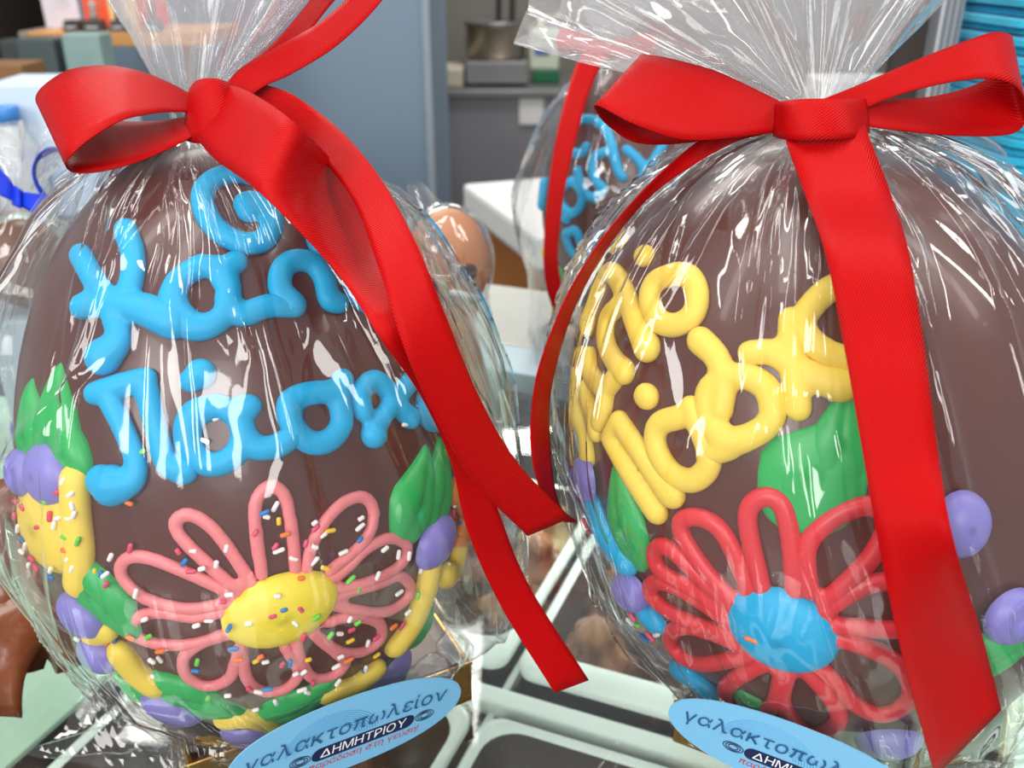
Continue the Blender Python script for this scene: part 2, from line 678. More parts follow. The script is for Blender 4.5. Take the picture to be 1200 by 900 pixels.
def bag_body(name, levels, eggs, parent, seed, m=FILM, nt=460, ns=240, margin=0.0075, ncre=150, folds=70, amp=1.0):
    """levels bottom to tie: (centre, half width, front reach, back reach, squareness)"""
    rng = np.random.default_rng(seed)
    C = np.array([tuple(l[0]) for l in levels])
    dist = np.concatenate([[0], np.cumsum(np.linalg.norm(np.diff(C, axis=0), axis=1) + 0.5 * np.abs(np.diff([l[1] for l in levels])))])
    xs = dist / dist[-1]
    s = np.linspace(0, 1, ns)
    cx, cy, cz = (smooth_interp(s, xs, C[:, k]) for k in range(3))
    w = np.maximum(smooth_interp(s, xs, [l[1] for l in levels]), 0.004)
    df = np.maximum(smooth_interp(s, xs, [l[2] for l in levels]), 0.004)
    db = np.maximum(smooth_interp(s, xs, [l[3] for l in levels]), 0.004)
    ex = np.interp(s, xs, [l[4] for l in levels])
    tw = np.interp(s, xs, [l[5] if len(l) > 5 else 0.0 for l in levels])[:, None]
    th = np.linspace(0, 2 * np.pi, nt, endpoint=False)
    T, Sg = np.meshgrid(th, s)
    ct, st = np.cos(T), np.sin(T)
    e = (2.0 / ex)[:, None]
    ux, uy = np.sign(ct) * np.abs(ct) ** e, np.sign(st) * np.abs(st) ** e
    dd = np.where(uy < 0, df[:, None], db[:, None])
    # wrinkles: folds running down from the tie and straight creases
    D = np.zeros_like(T)
    up = 1 - Sg
    for _ in range(folds):
        t0, wd, ln, a = rng.uniform(0, 2 * np.pi), rng.uniform(0.018, 0.09), rng.uniform(0.12, 0.85), rng.uniform(0.0008, 0.0036)
        dr = rng.normal(0, 0.35)
        x = np.angle(np.exp(1j * (T - t0 - dr * up))) / (wd * (0.3 + 0.55 * up / ln))
        D += a * np.maximum(0, 1 - np.abs(x)) * np.exp(-(up / ln) ** 2) * np.clip(Sg * 8, 0, 1)
    for _ in range(ncre):
        t0, s0 = rng.uniform(0, 2 * np.pi), rng.uniform(0.0, 0.95)
        an = rng.normal(np.pi / 2, 0.55)
        L = rng.uniform(0.06, 0.28)
        wd = rng.uniform(0.008, 0.035)
        a = rng.uniform(0.0005, 0.0022) * (1 if rng.random() < 0.75 else -0.5)
        x = np.angle(np.exp(1j * (T - t0))) / 2.2
        y = Sg - s0
        al, ac = x * np.cos(an) + y * np.sin(an), -x * np.sin(an) + y * np.cos(an)
        D += a * np.maximum(0, 1 - np.abs(ac) / wd) * np.maximum(0, 1 - (al / L) ** 2)
    # broad crumple of flat facets
    for k in range(5):
        fa, fb, ph = rng.integers(2, 9), rng.uniform(1.5, 6), rng.uniform(0, 1)
        D += 0.0009 * tri(fa * T / (2 * np.pi) + fb * Sg + ph)
    D *= amp
    fade = np.clip(w[:, None] / 0.05, 0.25, 1)
    D *= fade
    D = np.maximum(D - 0.75 * D.mean(), -0.0025)
    lx, ly = ux * (w[:, None] + D), uy * (dd + D)
    X = cx[:, None] + lx * np.cos(tw) - ly * np.sin(tw)
    Y = cy[:, None] + lx * np.sin(tw) + ly * np.cos(tw)
    Z = np.broadcast_to(cz[:, None], T.shape).copy()
    P = np.stack([X, Y, Z], -1).reshape(-1, 3)
    for g in eggs:
        P = g.push(P, margin + 0.9 * D.reshape(-1))
    P[:, 2] = np.maximum(P[:, 2], 0.0006)
    F = []
    idx = np.arange(ns * nt).reshape(ns, nt)
    a, b = idx[:-1], idx[1:]
    q = np.stack([a, np.roll(a, -1, 1), np.roll(b, -1, 1), b], -1).reshape(-1, 4)
    F = q.tolist()
    F.append(list(idx[0][::-1]))
    return mesh(name, P, F, m, parent)


def ruffle(name, p0, phl, phr, length, thick, parent, seed, m=FILM2, tilt=0.0, nt=320, ns=60, lift=0.0, r0=0.007):
    """the gathered mouth of the bag above the tie: a pleated fan from angle phl to phr (degrees from straight up)"""
    rng = np.random.default_rng(seed)
    th = np.linspace(0, 2 * np.pi, nt, endpoint=False)
    rho = np.linspace(0, 1, ns)
    T, R = np.meshgrid(th, rho)
    phi = np.radians(phl + (phr - phl) * (0.5 - 0.5 * np.cos(T)))
    L = length * (1 + 0.10 * np.sin(3 * T + rng.uniform(0, 6)) + 0.06 * np.sin(7 * T + rng.uniform(0, 6)))
    pl = np.zeros_like(T)
    for k in range(7):
        n, ph, dr = rng.integers(5, 26), rng.uniform(0, 1), rng.normal(0, 0.6)
        pl += rng.uniform(0.3, 1.0) / (1 + n / 12) * (tri(n * T / (2 * np.pi) + ph + dr * R * 0.35) - 0.5)
    cre = np.zeros_like(T)
    for _ in range(60):
        t0, s0, an = rng.uniform(0, 2 * np.pi), rng.uniform(0.1, 1), rng.uniform(0, np.pi)
        x, y = np.angle(np.exp(1j * (T - t0))) / 1.6, R - s0
        al, ac = x * np.cos(an) + y * np.sin(an), -x * np.sin(an) + y * np.cos(an)
        cre += rng.uniform(-0.002, 0.004) * np.maximum(0, 1 - np.abs(ac) / rng.uniform(0.03, 0.10)) * np.maximum(0, 1 - (al / rng.uniform(0.12, 0.4)) ** 2)
    amp = 0.016 * R ** 0.8
    phi = phi + 0.10 * pl * np.clip(R * 3, 0, 1)
    dep = np.sin(T) * (r0 + thick * R ** 0.9) + pl * amp + cre * np.clip(R * 4, 0, 1)
    rad = L * R
    ct, sn = math.cos(math.radians(tilt)), math.sin(math.radians(tilt))
    X = p0.x + np.sin(phi) * rad + np.cos(T + np.pi) * r0 * (1 - R)
    Zl = np.cos(phi) * rad + lift
    Y = p0.y + dep * ct + Zl * sn
    Z = p0.z + Zl * ct - dep * sn * 0.3
    P = np.stack([X, Y, Z], -1).reshape(-1, 3)
    idx = np.arange(ns * nt).reshape(ns, nt)
    a, b = idx[:-1], idx[1:]
    q = np.stack([a, np.roll(a, -1, 1), np.roll(b, -1, 1), b], -1).reshape(-1, 4)
    return mesh(name, P, q.tolist(), m, parent)

# ------------------------------------------------------------------ the setting
FLOORZ = -1.2
WALLM = mat('wall_paint_grey', rgb(118, 114, 108), 0.8, var=0.08, scale=3)
DARKM = mat('dark_brown_panel', rgb(52, 44, 40), 0.7, var=0.15, scale=5)
FLOORM = mat('floor_tile', rgb(70, 62, 56), 0.5, var=0.2, scale=6)
GLASS = film_mat('counter_glass', haze=0.02, ior=1.5, bump=0.0, tint=(0.95, 0.985, 0.965), rough=0.015, mult=1.0)
MINT = mat('pale_mint_plastic', rgb(240, 248, 242), 0.35, var=0.04)
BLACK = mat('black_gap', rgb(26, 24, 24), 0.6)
STEEL = mat('brushed_steel', rgb(150, 150, 152), 0.38, metal=0.8, var=0.08, scale=8)
STEELD = mat('stove_steel', rgb(140, 140, 145), 0.45, metal=0.3, var=0.08, scale=4)
WHITE = mat('white_laminate', rgb(232, 232, 228), 0.4, var=0.03)

tag(box('floor', (0, 2.2, FLOORZ - 0.05), (8, 6.5, 0.1), FLOORM), kind='structure')
tag(box('wall_back', (0, 5.05, 0.2), (8, 0.1, 2.9), WALLM), kind='structure')
tag(box('wall_left', (-1.38, 3.3, 0.2), (0.1, 3.4, 2.9), DARKM), kind='structure')

# counter: a glass-topped display case, turned about 22 degrees to the lens
CA = math.radians(-22)
RC = rotz(CA)
P0 = Vector((0.0225, 0.452, 0))


def cs(u, v, z):
    return RC @ Vector((u, v, 0)) + P0 + Vector((0, 0, z))


case = thing('display_case', cs(0, -0.1, -0.30), 'glass-topped shop display case with pale mint bars under the wrapped eggs', 'display case')
VB = 0.205
GU0, GU1, GV0 = -0.85, 0.75, -0.52
box('glass_top', cs((GU0 + GU1) / 2, (GV0 + VB) / 2, -0.004), (GU1 - GU0, VB - GV0, 0.008), GLASS, case, CA)
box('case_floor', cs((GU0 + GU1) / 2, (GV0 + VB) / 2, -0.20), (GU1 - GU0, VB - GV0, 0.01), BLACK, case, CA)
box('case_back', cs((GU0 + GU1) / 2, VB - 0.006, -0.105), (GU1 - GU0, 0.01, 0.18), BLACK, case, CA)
for v, wd in ((-0.0365, 0.013), (-0.346, 0.013)):
    box('support_bar', cs((GU0 + GU1) / 2, v, -0.098), (GU1 - GU0, wd, 0.012), MINT, case, CA, bevel=0.002)
for u in (-0.020, -0.223, 0.183, 0.386):
    box('divider_bar', cs(u, -0.17, -0.106), (0.005, 0.68, 0.010), MINT, case, CA, bevel=0.002)

ledge = thing('back_ledge', cs(0, VB + 0.15, -0.03), 'off-white counter ledge along the back of the display case', 'counter')
LEDGE = mat('ledge_grey_white', rgb(190, 192, 184), 0.45, var=0.04)
box('ledge_top', cs(-0.02, VB + 0.055 + 0.071, -0.015), (1.1, 0.142, 0.03), LEDGE, ledge, CA, bevel=0.003)
box('ledge_extension', cs(0.20, VB + 0.055 + 0.145 + 0.07, -0.015), (0.66, 0.144, 0.03), LEDGE, ledge, CA, bevel=0.003)
box('edge_strip', cs(-0.02, VB + 0.029, -0.015), (1.1, 0.05, 0.03), mat('pale_blue_strip', rgb(184, 208, 216), 0.35, var=0.03), ledge, CA, bevel=0.002)


area_light('case_fill_light', cs(-0.05, VB - 0.03, -0.02), cs(-0.05, VB - 0.12, -0.2), 1.3, 0.02, 1.3, (0.95, 1.0, 0.97))  # added fill strip under the glass that brightens the trays and mint bars


def rounded_rect(w, h, r, n=6):
    pts = []
    for cx, cy, a0 in ((w / 2 - r, h / 2 - r, 0), (-w / 2 + r, h / 2 - r, 90), (-w / 2 + r, -h / 2 + r, 180), (w / 2 - r, -h / 2 + r, 270)):
        for k in range(n + 1):
            a = math.radians(a0 + 90 * k / n)
            pts.append((cx + r * math.cos(a), cy + r * math.sin(a)))
    return pts


def tray(u0, v0, w, h, label, inner, depth=0.05, zt=-0.088):
    c = cs(u0 + w / 2, v0 + h / 2, zt - depth)
    t = thing('sweets_tray', c, label, 'tray', 'pale trays under the glass')
    def rect(ins, near, r, z):
        return [cs(u0 + w / 2 + x, v0 + h / 2 + (near - ins) / 2 + y, z) for x, y in rounded_rect(w - 2 * ins, h - ins - near, r)]
    n = 28
    for nm, rings, m in (('rim', [(0, 0, 0.012, zt - 0.006), (0, 0, 0.012, zt), (0.003, 0.004, 0.014, zt + 0.002), (0.006, 0.022, 0.02, zt - 0.001)], MINT),
                         ('well', [(0.006, 0.022, 0.02, zt - 0.001), (0.010, 0.026, 0.025, zt - depth * 0.8), (0.025, 0.04, 0.02, zt - depth)], inner)):
        V, F = [], []
        for r in rings:
            V += rect(*r)
        for i in range(len(rings) - 1):
            for k in range(n):
                F.append((i * n + k, i * n + (k + 1) % n, (i + 1) * n + (k + 1) % n, (i + 1) * n + k))
        if nm == 'well':
            F.append(tuple((len(rings) - 1) * n + k for k in range(n)))
        mesh(nm, V, F, m, t)
    return t


WELL = mat('tray_well_dark', rgb(64, 50, 44), 0.4, var=0.1)
WELLP = mat('tray_well_pale', rgb(206, 220, 208), 0.35, var=0.05)
tray(-0.016, -0.017, 0.195, 0.215, 'pale mint tray of brown chocolates between the two large eggs', WELL)
tray(-0.219, -0.017, 0.195, 0.215, 'pale mint tray of tan sweets behind the left egg', WELL)
tray(-0.016, -0.336, 0.195, 0.280, 'pale mint tray with rounded corner at the bottom centre of the picture', WELL)
tray(-0.219, -0.336, 0.195, 0.280, 'pale mint tray under the gold box of the left egg', WELL)
tray(0.187, -0.017, 0.195, 0.215, 'pale mint tray beneath the right egg at the back', WELLP)
tray(0.187, -0.336, 0.195, 0.280, 'pale mint tray beneath the right egg at the front', WELLP)
tag(box('paper_sheet', cs(-0.45, -0.10, -0.09), (0.42, 0.50, 0.004), mat('pale_green_sheet', rgb(178, 206, 186), 0.6, var=0.05), None, CA, bevel=0.001,
        base=cs(-0.45, -0.10, -0.092)), 'plain pale green sheet under the glass at the lower left', 'sheet')

# chocolates in the trays
CM = [mat('truffle_brown', rgb(112, 68, 44), 0.35, var=0.2, scale=50), mat('truffle_tan', rgb(158, 104, 64), 0.4, var=0.15, scale=50),
      mat('truffle_dark', rgb(66, 38, 30), 0.35, var=0.2, scale=50), mat('nougat_cream', rgb(206, 176, 120), 0.45, var=0.12, scale=50)]


def rosette(pos, r, h, m, label, lobes=7, twist=2.0, group='chocolates in the tray between the eggs'):
    prof = []
    for i in range(11):
        t = i / 10
        prof.append((r * (1 - t ** 1.7) ** 0.75 * (0.82 + 0.25 * math.sin(t * 9)) + 0.0006, h * t))
    o = lathe('chocolate_rosette', prof, pos, m, None, 28, mod=lambda th, z: 1 + 0.14 * math.cos(lobes * th + twist * z / h * 2), base=pos)
    tag(o, label, 'chocolate', group)


random.seed(4)
spots = [(0.035, 0.035, 1, 'tan piped chocolate at the near left corner of the middle tray'),
         (0.080, 0.032, 0, 'brown piped chocolate at the near rim of the middle tray'),
         (0.125, 0.035, 3, 'cream nougat sweet at the near rim of the middle tray'),
         (0.040, 0.080, 0, 'brown piped chocolate by the left rim of the middle tray'),
         (0.086, 0.078, 1, 'tan piped chocolate in the centre of the middle tray'),
         (0.132, 0.082, 2, 'dark piped chocolate right of centre in the middle tray'),
         (0.038, 0.125, 1, 'tan piped chocolate at the far left of the middle tray'),
         (0.084, 0.126, 0, 'brown piped chocolate at the far side of the middle tray'),
         (0.130, 0.128, 1, 'tan piped chocolate at the far right of the middle tray'),
         (0.040, 0.164, 0, 'brown piped chocolate in the far left corner of the middle tray'),
         (0.086, 0.164, 3, 'cream nougat sweet at the far rim of the middle tray'),
         (0.132, 0.164, 0, 'brown piped chocolate in the far right corner of the middle tray')]
for u, v, k, lb in spots:
    rosette(cs(u - 0.014 + random.uniform(-.004, .004), v + 0.004 + random.uniform(-.004, .004), -0.122), 0.0275, 0.044, CM[k], lb, random.choice((5, 6, 7)), random.uniform(1, 3))
for u, v, k, lb in ((-0.052, 0.075, 1, 'tan sweet left of the middle tray, nearest the red tail end'), (-0.054, 0.124, 1, 'tan sweet left of the middle tray, second from the red tail end'),
                    (-0.056, 0.165, 3, 'cream sweet left of the middle tray beside the right bag'), (-0.105, 0.11, 0, 'brown sweet behind the film of the left bag')):
    rosette(cs(u, v, -0.125), 0.024, 0.038, CM[k], lb, 6, 1.5, 'sweets in the tray behind the left egg')
for u, v, k, lb in ((-0.085, -0.095, 0, 'brown chocolate lump under the glass below the oval sticker'), (-0.14, -0.11, 2, 'dark chocolate lump left of the one below the sticker'),
                    (-0.10, -0.15, 2, 'dark chocolate lump at the bottom edge under the glass')):
    rosette(cs(u, v, -0.137), 0.026, 0.032, CM[k], lb, 5, 1.0, 'chocolates under the left egg')

# ------------------------------------------------------------------ background furniture
# fridge side, pale grey-blue
fr = thing('refrigerator', (-0.65, 2.75, FLOORZ), 'tall refrigerator with plain grey-blue side behind the left bow', 'refrigerator')
FRM = mat('grey_blue_enamel', rgb(124, 146, 166), 0.45, var=0.03, scale=2)
e = at(505, 120, 2.45)
box('body', (e.x - 0.44, e.y + 0.35, 0.0), (0.88, 0.7, 2 * 1.2), FRM, fr, bevel=0.006)
box('door_edge', (e.x - 0.004, e.y - 0.012, 0.0), (0.02, 0.02, 2.36), mat('grey_trim', rgb(150, 165, 178), 0.4), fr, bevel=0.003)

# stove with a pot
st = at(578, 108, 4.0)
sv = thing('stove', (st.x + 0.15, st.y + 0.35, FLOORZ), 'grey steel cooker standing in the kitchen behind the fridge side', 'stove')
zt = st.z
box('body', (st.x + 0.15, st.y + 0.35, (zt + FLOORZ + 0.14) / 2), (1.0, 0.7, zt - FLOORZ - 0.14), STEELD, sv, bevel=0.01)
box('worktop', (st.x + 0.15, st.y + 0.34, zt - 0.005), (1.02, 0.72, 0.03), STEEL, sv, bevel=0.004)
box('plinth', (st.x + 0.15, st.y + 0.40, FLOORZ + 0.07), (0.94, 0.6, 0.14), BLACK, sv)
q = at(623, 132, 4.0)
box('notice', (q.x, st.y - 0.004, q.z), (0.105, 0.006, 0.11), WHITE, sv, bevel=0.002)
hb = at(582, 93, 4.05)
hob = thing('hot_plate', (hb.x, hb.y + 0.15, zt + 0.012), 'low steel hot plate box on the stove beneath the pot', 'hot plate')
box('housing', (hb.x, hb.y + 0.16, zt + 0.07), (0.27, 0.3, 0.09), STEEL, hob, bevel=0.006)
box('foot', (hb.x - 0.02, hb.y + 0.16, zt + 0.018), (0.24, 0.26, 0.014), BLACK, hob)
box('side_tray', (hb.x - 0.19, hb.y + 0.12, zt + 0.05), (0.09, 0.28, 0.075), mat('cream_enamel', rgb(188, 182, 162), 0.5), hob, bevel=0.006)
pt = Vector((hb.x - 0.006, hb.y + 0.16, zt + 0.1155))
pot = thing('cooking_pot', pt, 'shiny steel cooking pot on the stove', 'pot')
lathe('body', [(0.118, 0), (0.128, 0.008), (0.13, 0.13), (0.137, 0.138), (0.137, 0.144), (0.126, 0.144), (0.124, 0.02), (0.01, 0.015)], pt, mat('pot_steel', rgb(170, 158, 138), 0.32, metal=0.6, var=0.1), pot, 40)
lathe('rim', [(0.134, 0.142), (0.141, 0.146), (0.141, 0.152), (0.132, 0.154), (0.128, 0.146)], pt, STEEL, pot, 40)
for dx, lb in ((0.012, 'left'), (0.072, 'right')):
    a = pt + Vector((dx, 0.03, 0.05))
    V, F = tube([a, a + Vector((0.003, 0.02, 0.24)), a + Vector((0.004, 0.03, 0.46))], [0.012, 0.012, 0.014], 10)
    V, F = tube([a + Vector((-0.02, 0, -0.02)), a + Vector((0.02, 0, -0.02))], 0.018, 10, V, F)
    tag(mesh('ladle', V, F, BLACK, base=a), 'dark ladle handle standing in the steel pot, the %s one of two' % lb, 'ladle', 'ladles in the pot')
# carton
ct_ = at(633, 53, 4.05)
cz = zt + 0.012
crt = thing('milk_jug', (ct_.x, ct_.y + 0.1, cz), 'pale plastic jug with blue print and green base right of the pot', 'jug')
box('body', (ct_.x + 0.02, ct_.y + 0.1, cz + 0.14), (0.13, 0.1, 0.17), mat('pale_green_plastic', rgb(196, 206, 186), 0.5), crt, bevel=0.012)
box('green_base', (ct_.x + 0.03, ct_.y + 0.1, cz + 0.028), (0.12, 0.1, 0.056), mat('green_plastic', rgb(18, 96, 62), 0.5), crt, bevel=0.008)
box('blue_print', (ct_.x + 0.01, ct_.y + 0.047, cz + 0.135), (0.065, 0.003, 0.026), mat('blue_print', rgb(70, 110, 170), 0.5), crt)
V, F = tube([(ct_.x - 0.05, ct_.y + 0.1, cz + 0.225), (ct_.x, ct_.y + 0.1, cz + 0.25), (ct_.x + 0.09, ct_.y + 0.1, cz + 0.285)], 0.011, 8)
mesh('spout', V, F, mat('tan_plastic', rgb(160, 140, 108), 0.5), crt)

# white-topped wooden cabinet behind the ledge
cb = at(565, 285, 1.45)
cab = thing('cabinet', (cb.x + 0.3, cb.y + 0.3, FLOORZ), 'light wooden cabinet with white top behind the ledge', 'cabinet')
WOOD = mat('orange_wood', rgb(190, 124, 66), 0.5, var=0.15, scale=8)
box('top', (cb.x + 0.35, cb.y + 0.18, cb.z + 0.015), (0.7, 0.36, 0.05), WHITE, cab, rz=0.35, bevel=0.008)
box('body', (cb.x + 0.37, cb.y + 0.195, (cb.z + FLOORZ) / 2 - 0.005), (0.66, 0.33, cb.z - FLOORZ - 0.01), WOOD, cab, rz=0.35)

# shelf at the upper left with cards and little black stands
sh = at(25, 46, 1.9)
shl = thing('wall_shelf', (sh.x + 0.3, sh.y + 0.12, sh.z), 'light wooden shelf at the upper left edge', 'shelf')
ORW = mat('shelf_wood', rgb(206, 148, 84), 0.5, var=0.12, scale=8)
box('board', (sh.x + 0.18 + 0.016, sh.y + 0.12, sh.z), (0.36, 0.24, 0.026), ORW, shl, bevel=0.002)
box('end_cap', (sh.x + 0.006, sh.y + 0.12, sh.z), (0.02, 0.242, 0.029), mat('grey_cap', rgb(150, 138, 128), 0.5), shl, bevel=0.002)
for k in (0.06, 0.30):
    box('bracket', (sh.x + k, sh.y + 0.10, sh.z - 0.06), (0.012, 0.03, 0.095), mat('bracket_tan', rgb(150, 132, 104), 0.5), shl)
ztop = sh.z + 0.0131
for (x0, x1, colr, lb, nm) in ((46, 88, (226, 220, 232), 'white lilac card leaning on the shelf at far left', 'card'), (94, 124, (236, 86, 42), 'bright orange card on the shelf', 'card'),
                               (124, 156, (230, 206, 150), 'cream card on the shelf between orange and red ones', 'card'), (158, 194, (206, 62, 40), 'dark red card on the shelf beside the film', 'card')):
    a, b = at(x0, 30, 1.96), at(x1, 30, 1.96)
    wd = b.x - a.x
    c = Vector(((a.x + b.x) / 2, a.y + 0.03, ztop))
    R = Matrix.Rotation(-0.16, 3, 'X') @ Matrix.Rotation(-0.10, 3, 'Y')
    o = thing('greeting_card', c, lb, 'card', 'cards on the shelf')
    box('sheet', c + Vector((-0.012, 0.025, 0.10)), (wd, 0.004, 0.2), mat('card_%d' % x0, rgb(*colr), 0.6, var=0.12, scale=14), o, rot=R)
    box('printed_panel', c + Vector((-0.004, 0.018, 0.07)), (wd * 0.5, 0.003, 0.06), mat('cardp_%d' % x0, rgb(*[min(255, int(v * 0.8 + 40)) for v in colr]), 0.6, var=0.2, scale=30), o, rot=R)
for x, wd, tall, lb in ((80, 0.034, 0, 'flat black holder without a figure on the shelf'), (105, 0.040, 1, 'black holder with a pale figure before the orange card'),
                        (135, 0.034, 2, 'black holder with a brown figure before the cream card'), (174, 0.034, 2, 'black holder with a brown figure before the red card')):
    p = at(x, 33, 1.89)
    c = Vector((p.x, p.y + 0.03, ztop))
    o = thing('price_holder', c, lb, 'holder', 'black holders on the shelf')
    V, F = [], []
    for sx, sy, z in ((1, 1, 0), (0.8, 0.7, 0.022)):
        for ax, ay in ((-1, -1), (1, -1), (1, 1), (-1, 1)):
            V.append(c + Vector((ax * sx * wd / 2, ay * sy * 0.02, z)))
    mesh('stand', V, [(0, 3, 2, 1), (4, 5, 6, 7), (0, 1, 5, 4), (1, 2, 6, 5), (2, 3, 7, 6), (3, 0, 4, 7)], mat('black_plastic', rgb(30, 32, 36), 0.35), o, smooth=False)
    box('text_line', c + Vector((0, -0.0195, 0.009)), (wd * 0.6, 0.001, 0.0022), INKW, o)
    if tall:
        lathe('figure', [(0.006, 0.021), (0.009, 0.03), (0.005, 0.042), (0.008, 0.05), (0.002, 0.058)], c, mat('fig%d' % tall, rgb(*((176, 170, 168) if tall == 1 else (92, 60, 50))), 0.5), o, 14)

# clutter beneath the shelf
bx = at(24, 84, 1.25)
pb = thing('pale_blue_box', at(90, 150, 1.3) - Vector((0, 0, 0.12)), 'pale blue cardboard box behind the left loop of the red bow', 'box')
PBM = mat('pale_blue_card', rgb(196, 216, 238), 0.6, var=0.03)
c = at(86, 170, 1.3)
box('carton', c, (0.15, 0.12, 0.17), PBM, pb, rz=0.06, bevel=0.002)
box('lid', c + Vector((0, 0, 0.045)), (0.155, 0.125, 0.085), mat('pale_blue_lid', rgb(206, 224, 242), 0.6, var=0.03), pb, rz=0.06, bevel=0.002)
tab = thing('side_table', (-0.8, 1.55, FLOORZ), 'dark side counter under the shelf carrying the boxes', 'table')
tz = c.z - 0.0855
box('top', (c.x - 0.22, c.y + 0.30, tz - 0.02), (0.80, 0.76, 0.04), mat('table_grey', rgb(150, 150, 150), 0.5), tab)
box('body', (c.x - 0.22, c.y + 0.30, (tz - 0.04 + FLOORZ) / 2), (0.78, 0.72, tz - 0.04 - FLOORZ), DARKM, tab)
bp_ = at(12, 150, 1.2)
bt = thing('water_bottle', (bp_.x, bp_.y, tz), 'clear bottle with a blue cap at the left edge', 'bottle')
bh = at(12, 122, 1.2).z - tz
lathe('bottle', [(0.03, 0), (0.032, 0.01), (0.032, bh * 0.6), (0.014, bh * 0.84), (0.013, bh - 0.02)], (bp_.x, bp_.y, tz), mat('bottle_pet', rgb(205, 214, 218), 0.2, var=0.05), bt, 20)
lathe('cap', [(0.0155, bh - 0.022), (0.0155, bh - 0.002), (0.014, bh)], (bp_.x, bp_.y, tz), mat('cap_blue', rgb(70, 140, 214), 0.4), bt, 20)
bw = at(4, 105, 1.45)
tag(box('wooden_crate', (bw.x - 0.02, bw.y + 0.05, (bw.z + 0.035 + tz) / 2), (0.1, 0.08, bw.z + 0.035 - tz), mat('crate_brown', rgb(132, 92, 54), 0.6, var=0.2, scale=12), None, bevel=0.003,
        base=(bw.x, bw.y + 0.05, tz)), 'brown wooden crate at the left edge behind the bottle', 'crate')
for i, (x, y, d, s, colr, lb) in enumerate(((52, 64, 1.75, (0.07, 0.06, 0.06), (66, 80, 80), 'teal grey jar box beneath the shelf at the left'),
                                           (105, 62, 1.75, (0.07, 0.06, 0.07), (134, 162, 158), 'pale teal box beneath the shelf'),
                                           (22, 62, 1.75, (0.045, 0.05, 0.05), (52, 60, 60), 'small teal box under the shelf end cap'))):
    p = at(x, y, d)
    h = p.z + s[2] / 2 - tz
    tag(box('storage_box', (p.x, p.y, tz + h / 2), (s[0], s[1], h), mat('store%d' % i, rgb(*colr), 0.5, var=0.15, scale=20), None, bevel=0.004, base=(p.x, p.y, tz)), lb, 'box', 'boxes under the shelf')

# turquoise folded sheets at the right, metal post
TQ = [mat('turquoise_tissue_%d' % k, rgb(*c), 0.75, var=0.10, scale=60, bump=0.0012, bscale=90, sheen=0.2) for k, c in enumerate(((24, 178, 216), (18, 164, 206), (44, 192, 226)))]
tb = at(1185, 400, 0.72)
bzs = [(0.0, 0.155, 0.30, 'lower'), (0.157, 0.31, 0.285, 'middle'), (0.312, 0.45, 0.30, 'top')]
rr = random.Random(8)
x0t = at(1102, 180, 0.74).x
for z0, z1, wd, wn in bzs:
    c = Vector((x0t + wd / 2, 0.76, z0))
    o = thing('tissue_bundle', c, 'bundle of folded turquoise tissue sheets at the right edge, the %s one of three' % wn, 'tissue paper', 'turquoise bundles at the right edge')
    nsh = int((z1 - z0) / 0.0060)
    proto = None
    for k in range(nsh):
        if proto is None:
            V, F = [], []
            pts = rounded_rect(wd, 0.22, 0.03, 5)
            for dz, ins in ((0, 0.0025), (0.0008, 0.0), (0.0048, 0.0), (0.0058, 0.0025)):
                for x, y in pts:
                    sx, sy = (wd - 2 * ins) / wd, (0.22 - 2 * ins) / 0.22
                    V.append(c + Vector((x * sx, y * sy + 0.004 * math.sin(x * 40), dz + 0.0006 * math.sin(x * 60 + y * 30))))
            n = len(pts)
            for i in range(3):
                for q in range(n):
                    F.append((i * n + q, i * n + (q + 1) % n, (i + 1) * n + (q + 1) % n, (i + 1) * n + q))
            F += [tuple(range(n - 1, -1, -1)), tuple(3 * n + q for q in range(n))]
            s_ = mesh('folded_sheet', V, F, TQ[0], o, smooth=False)
            proto = s_
            mats3 = []
            for q in range(3):
                me = s_.data.copy()
                me.materials[0] = TQ[q]
                mats3.append(me)
        else:
            s_ = link_mesh('folded_sheet', mats3[rr.randrange(3)], o)
        s_.location = (rr.uniform(-0.003, 0.003), rr.uniform(-0.004, 0.004), k * 0.0060)
        s_.rotation_euler = (rr.uniform(-0.004, 0.004), rr.uniform(-0.004, 0.004), rr.uniform(-0.02, 0.02) + (0.05 if wn == 'middle' else 0))
ps = at(1094, 100, 0.70)
po = thing('metal_post', (ps.x, ps.y, 0), 'ribbed aluminium post beside the turquoise tissue', 'post')
ALU = mat('aluminium', rgb(190, 194, 200), 0.35, metal=0.6, var=0.05)
box('profile', (ps.x, ps.y, 0.27), (0.017, 0.02, 0.54), ALU, po, bevel=0.002)
for k in (-0.0045, 0.0, 0.0045):
    box('rib', (ps.x + k, ps.y - 0.0105, 0.27), (0.0016, 0.002, 0.538), STEEL, po)
box('backing_strip', (ps.x - 0.020, ps.y + 0.012, 0.27), (0.022, 0.01, 0.54), DARKM, po)
wc = at(1060, 115, 0.80)
tag(box('white_carton', (wc.x - 0.035, wc.y + 0.03, (wc.z + 0.014) / 2), (0.07, 0.05, wc.z + 0.014), WHITE, None, bevel=0.003, base=(wc.x - 0.035, wc.y + 0.03, 0)), 'white carton seen through the right loop of the bow', 'carton')

# ------------------------------------------------------------------ the wrapped eggs
EL = Egg(297, 545, 0.374, 276, 190, 12, 0.0835, 0.103, 0.127)
ER = Egg(966, 528, 0.362, 874, 190, 12, 0.0925, 0.117, 0.119)
EB = Egg(757, 243, 0.75, 757, 95, 12, 0.083, 0.100, 0.120)


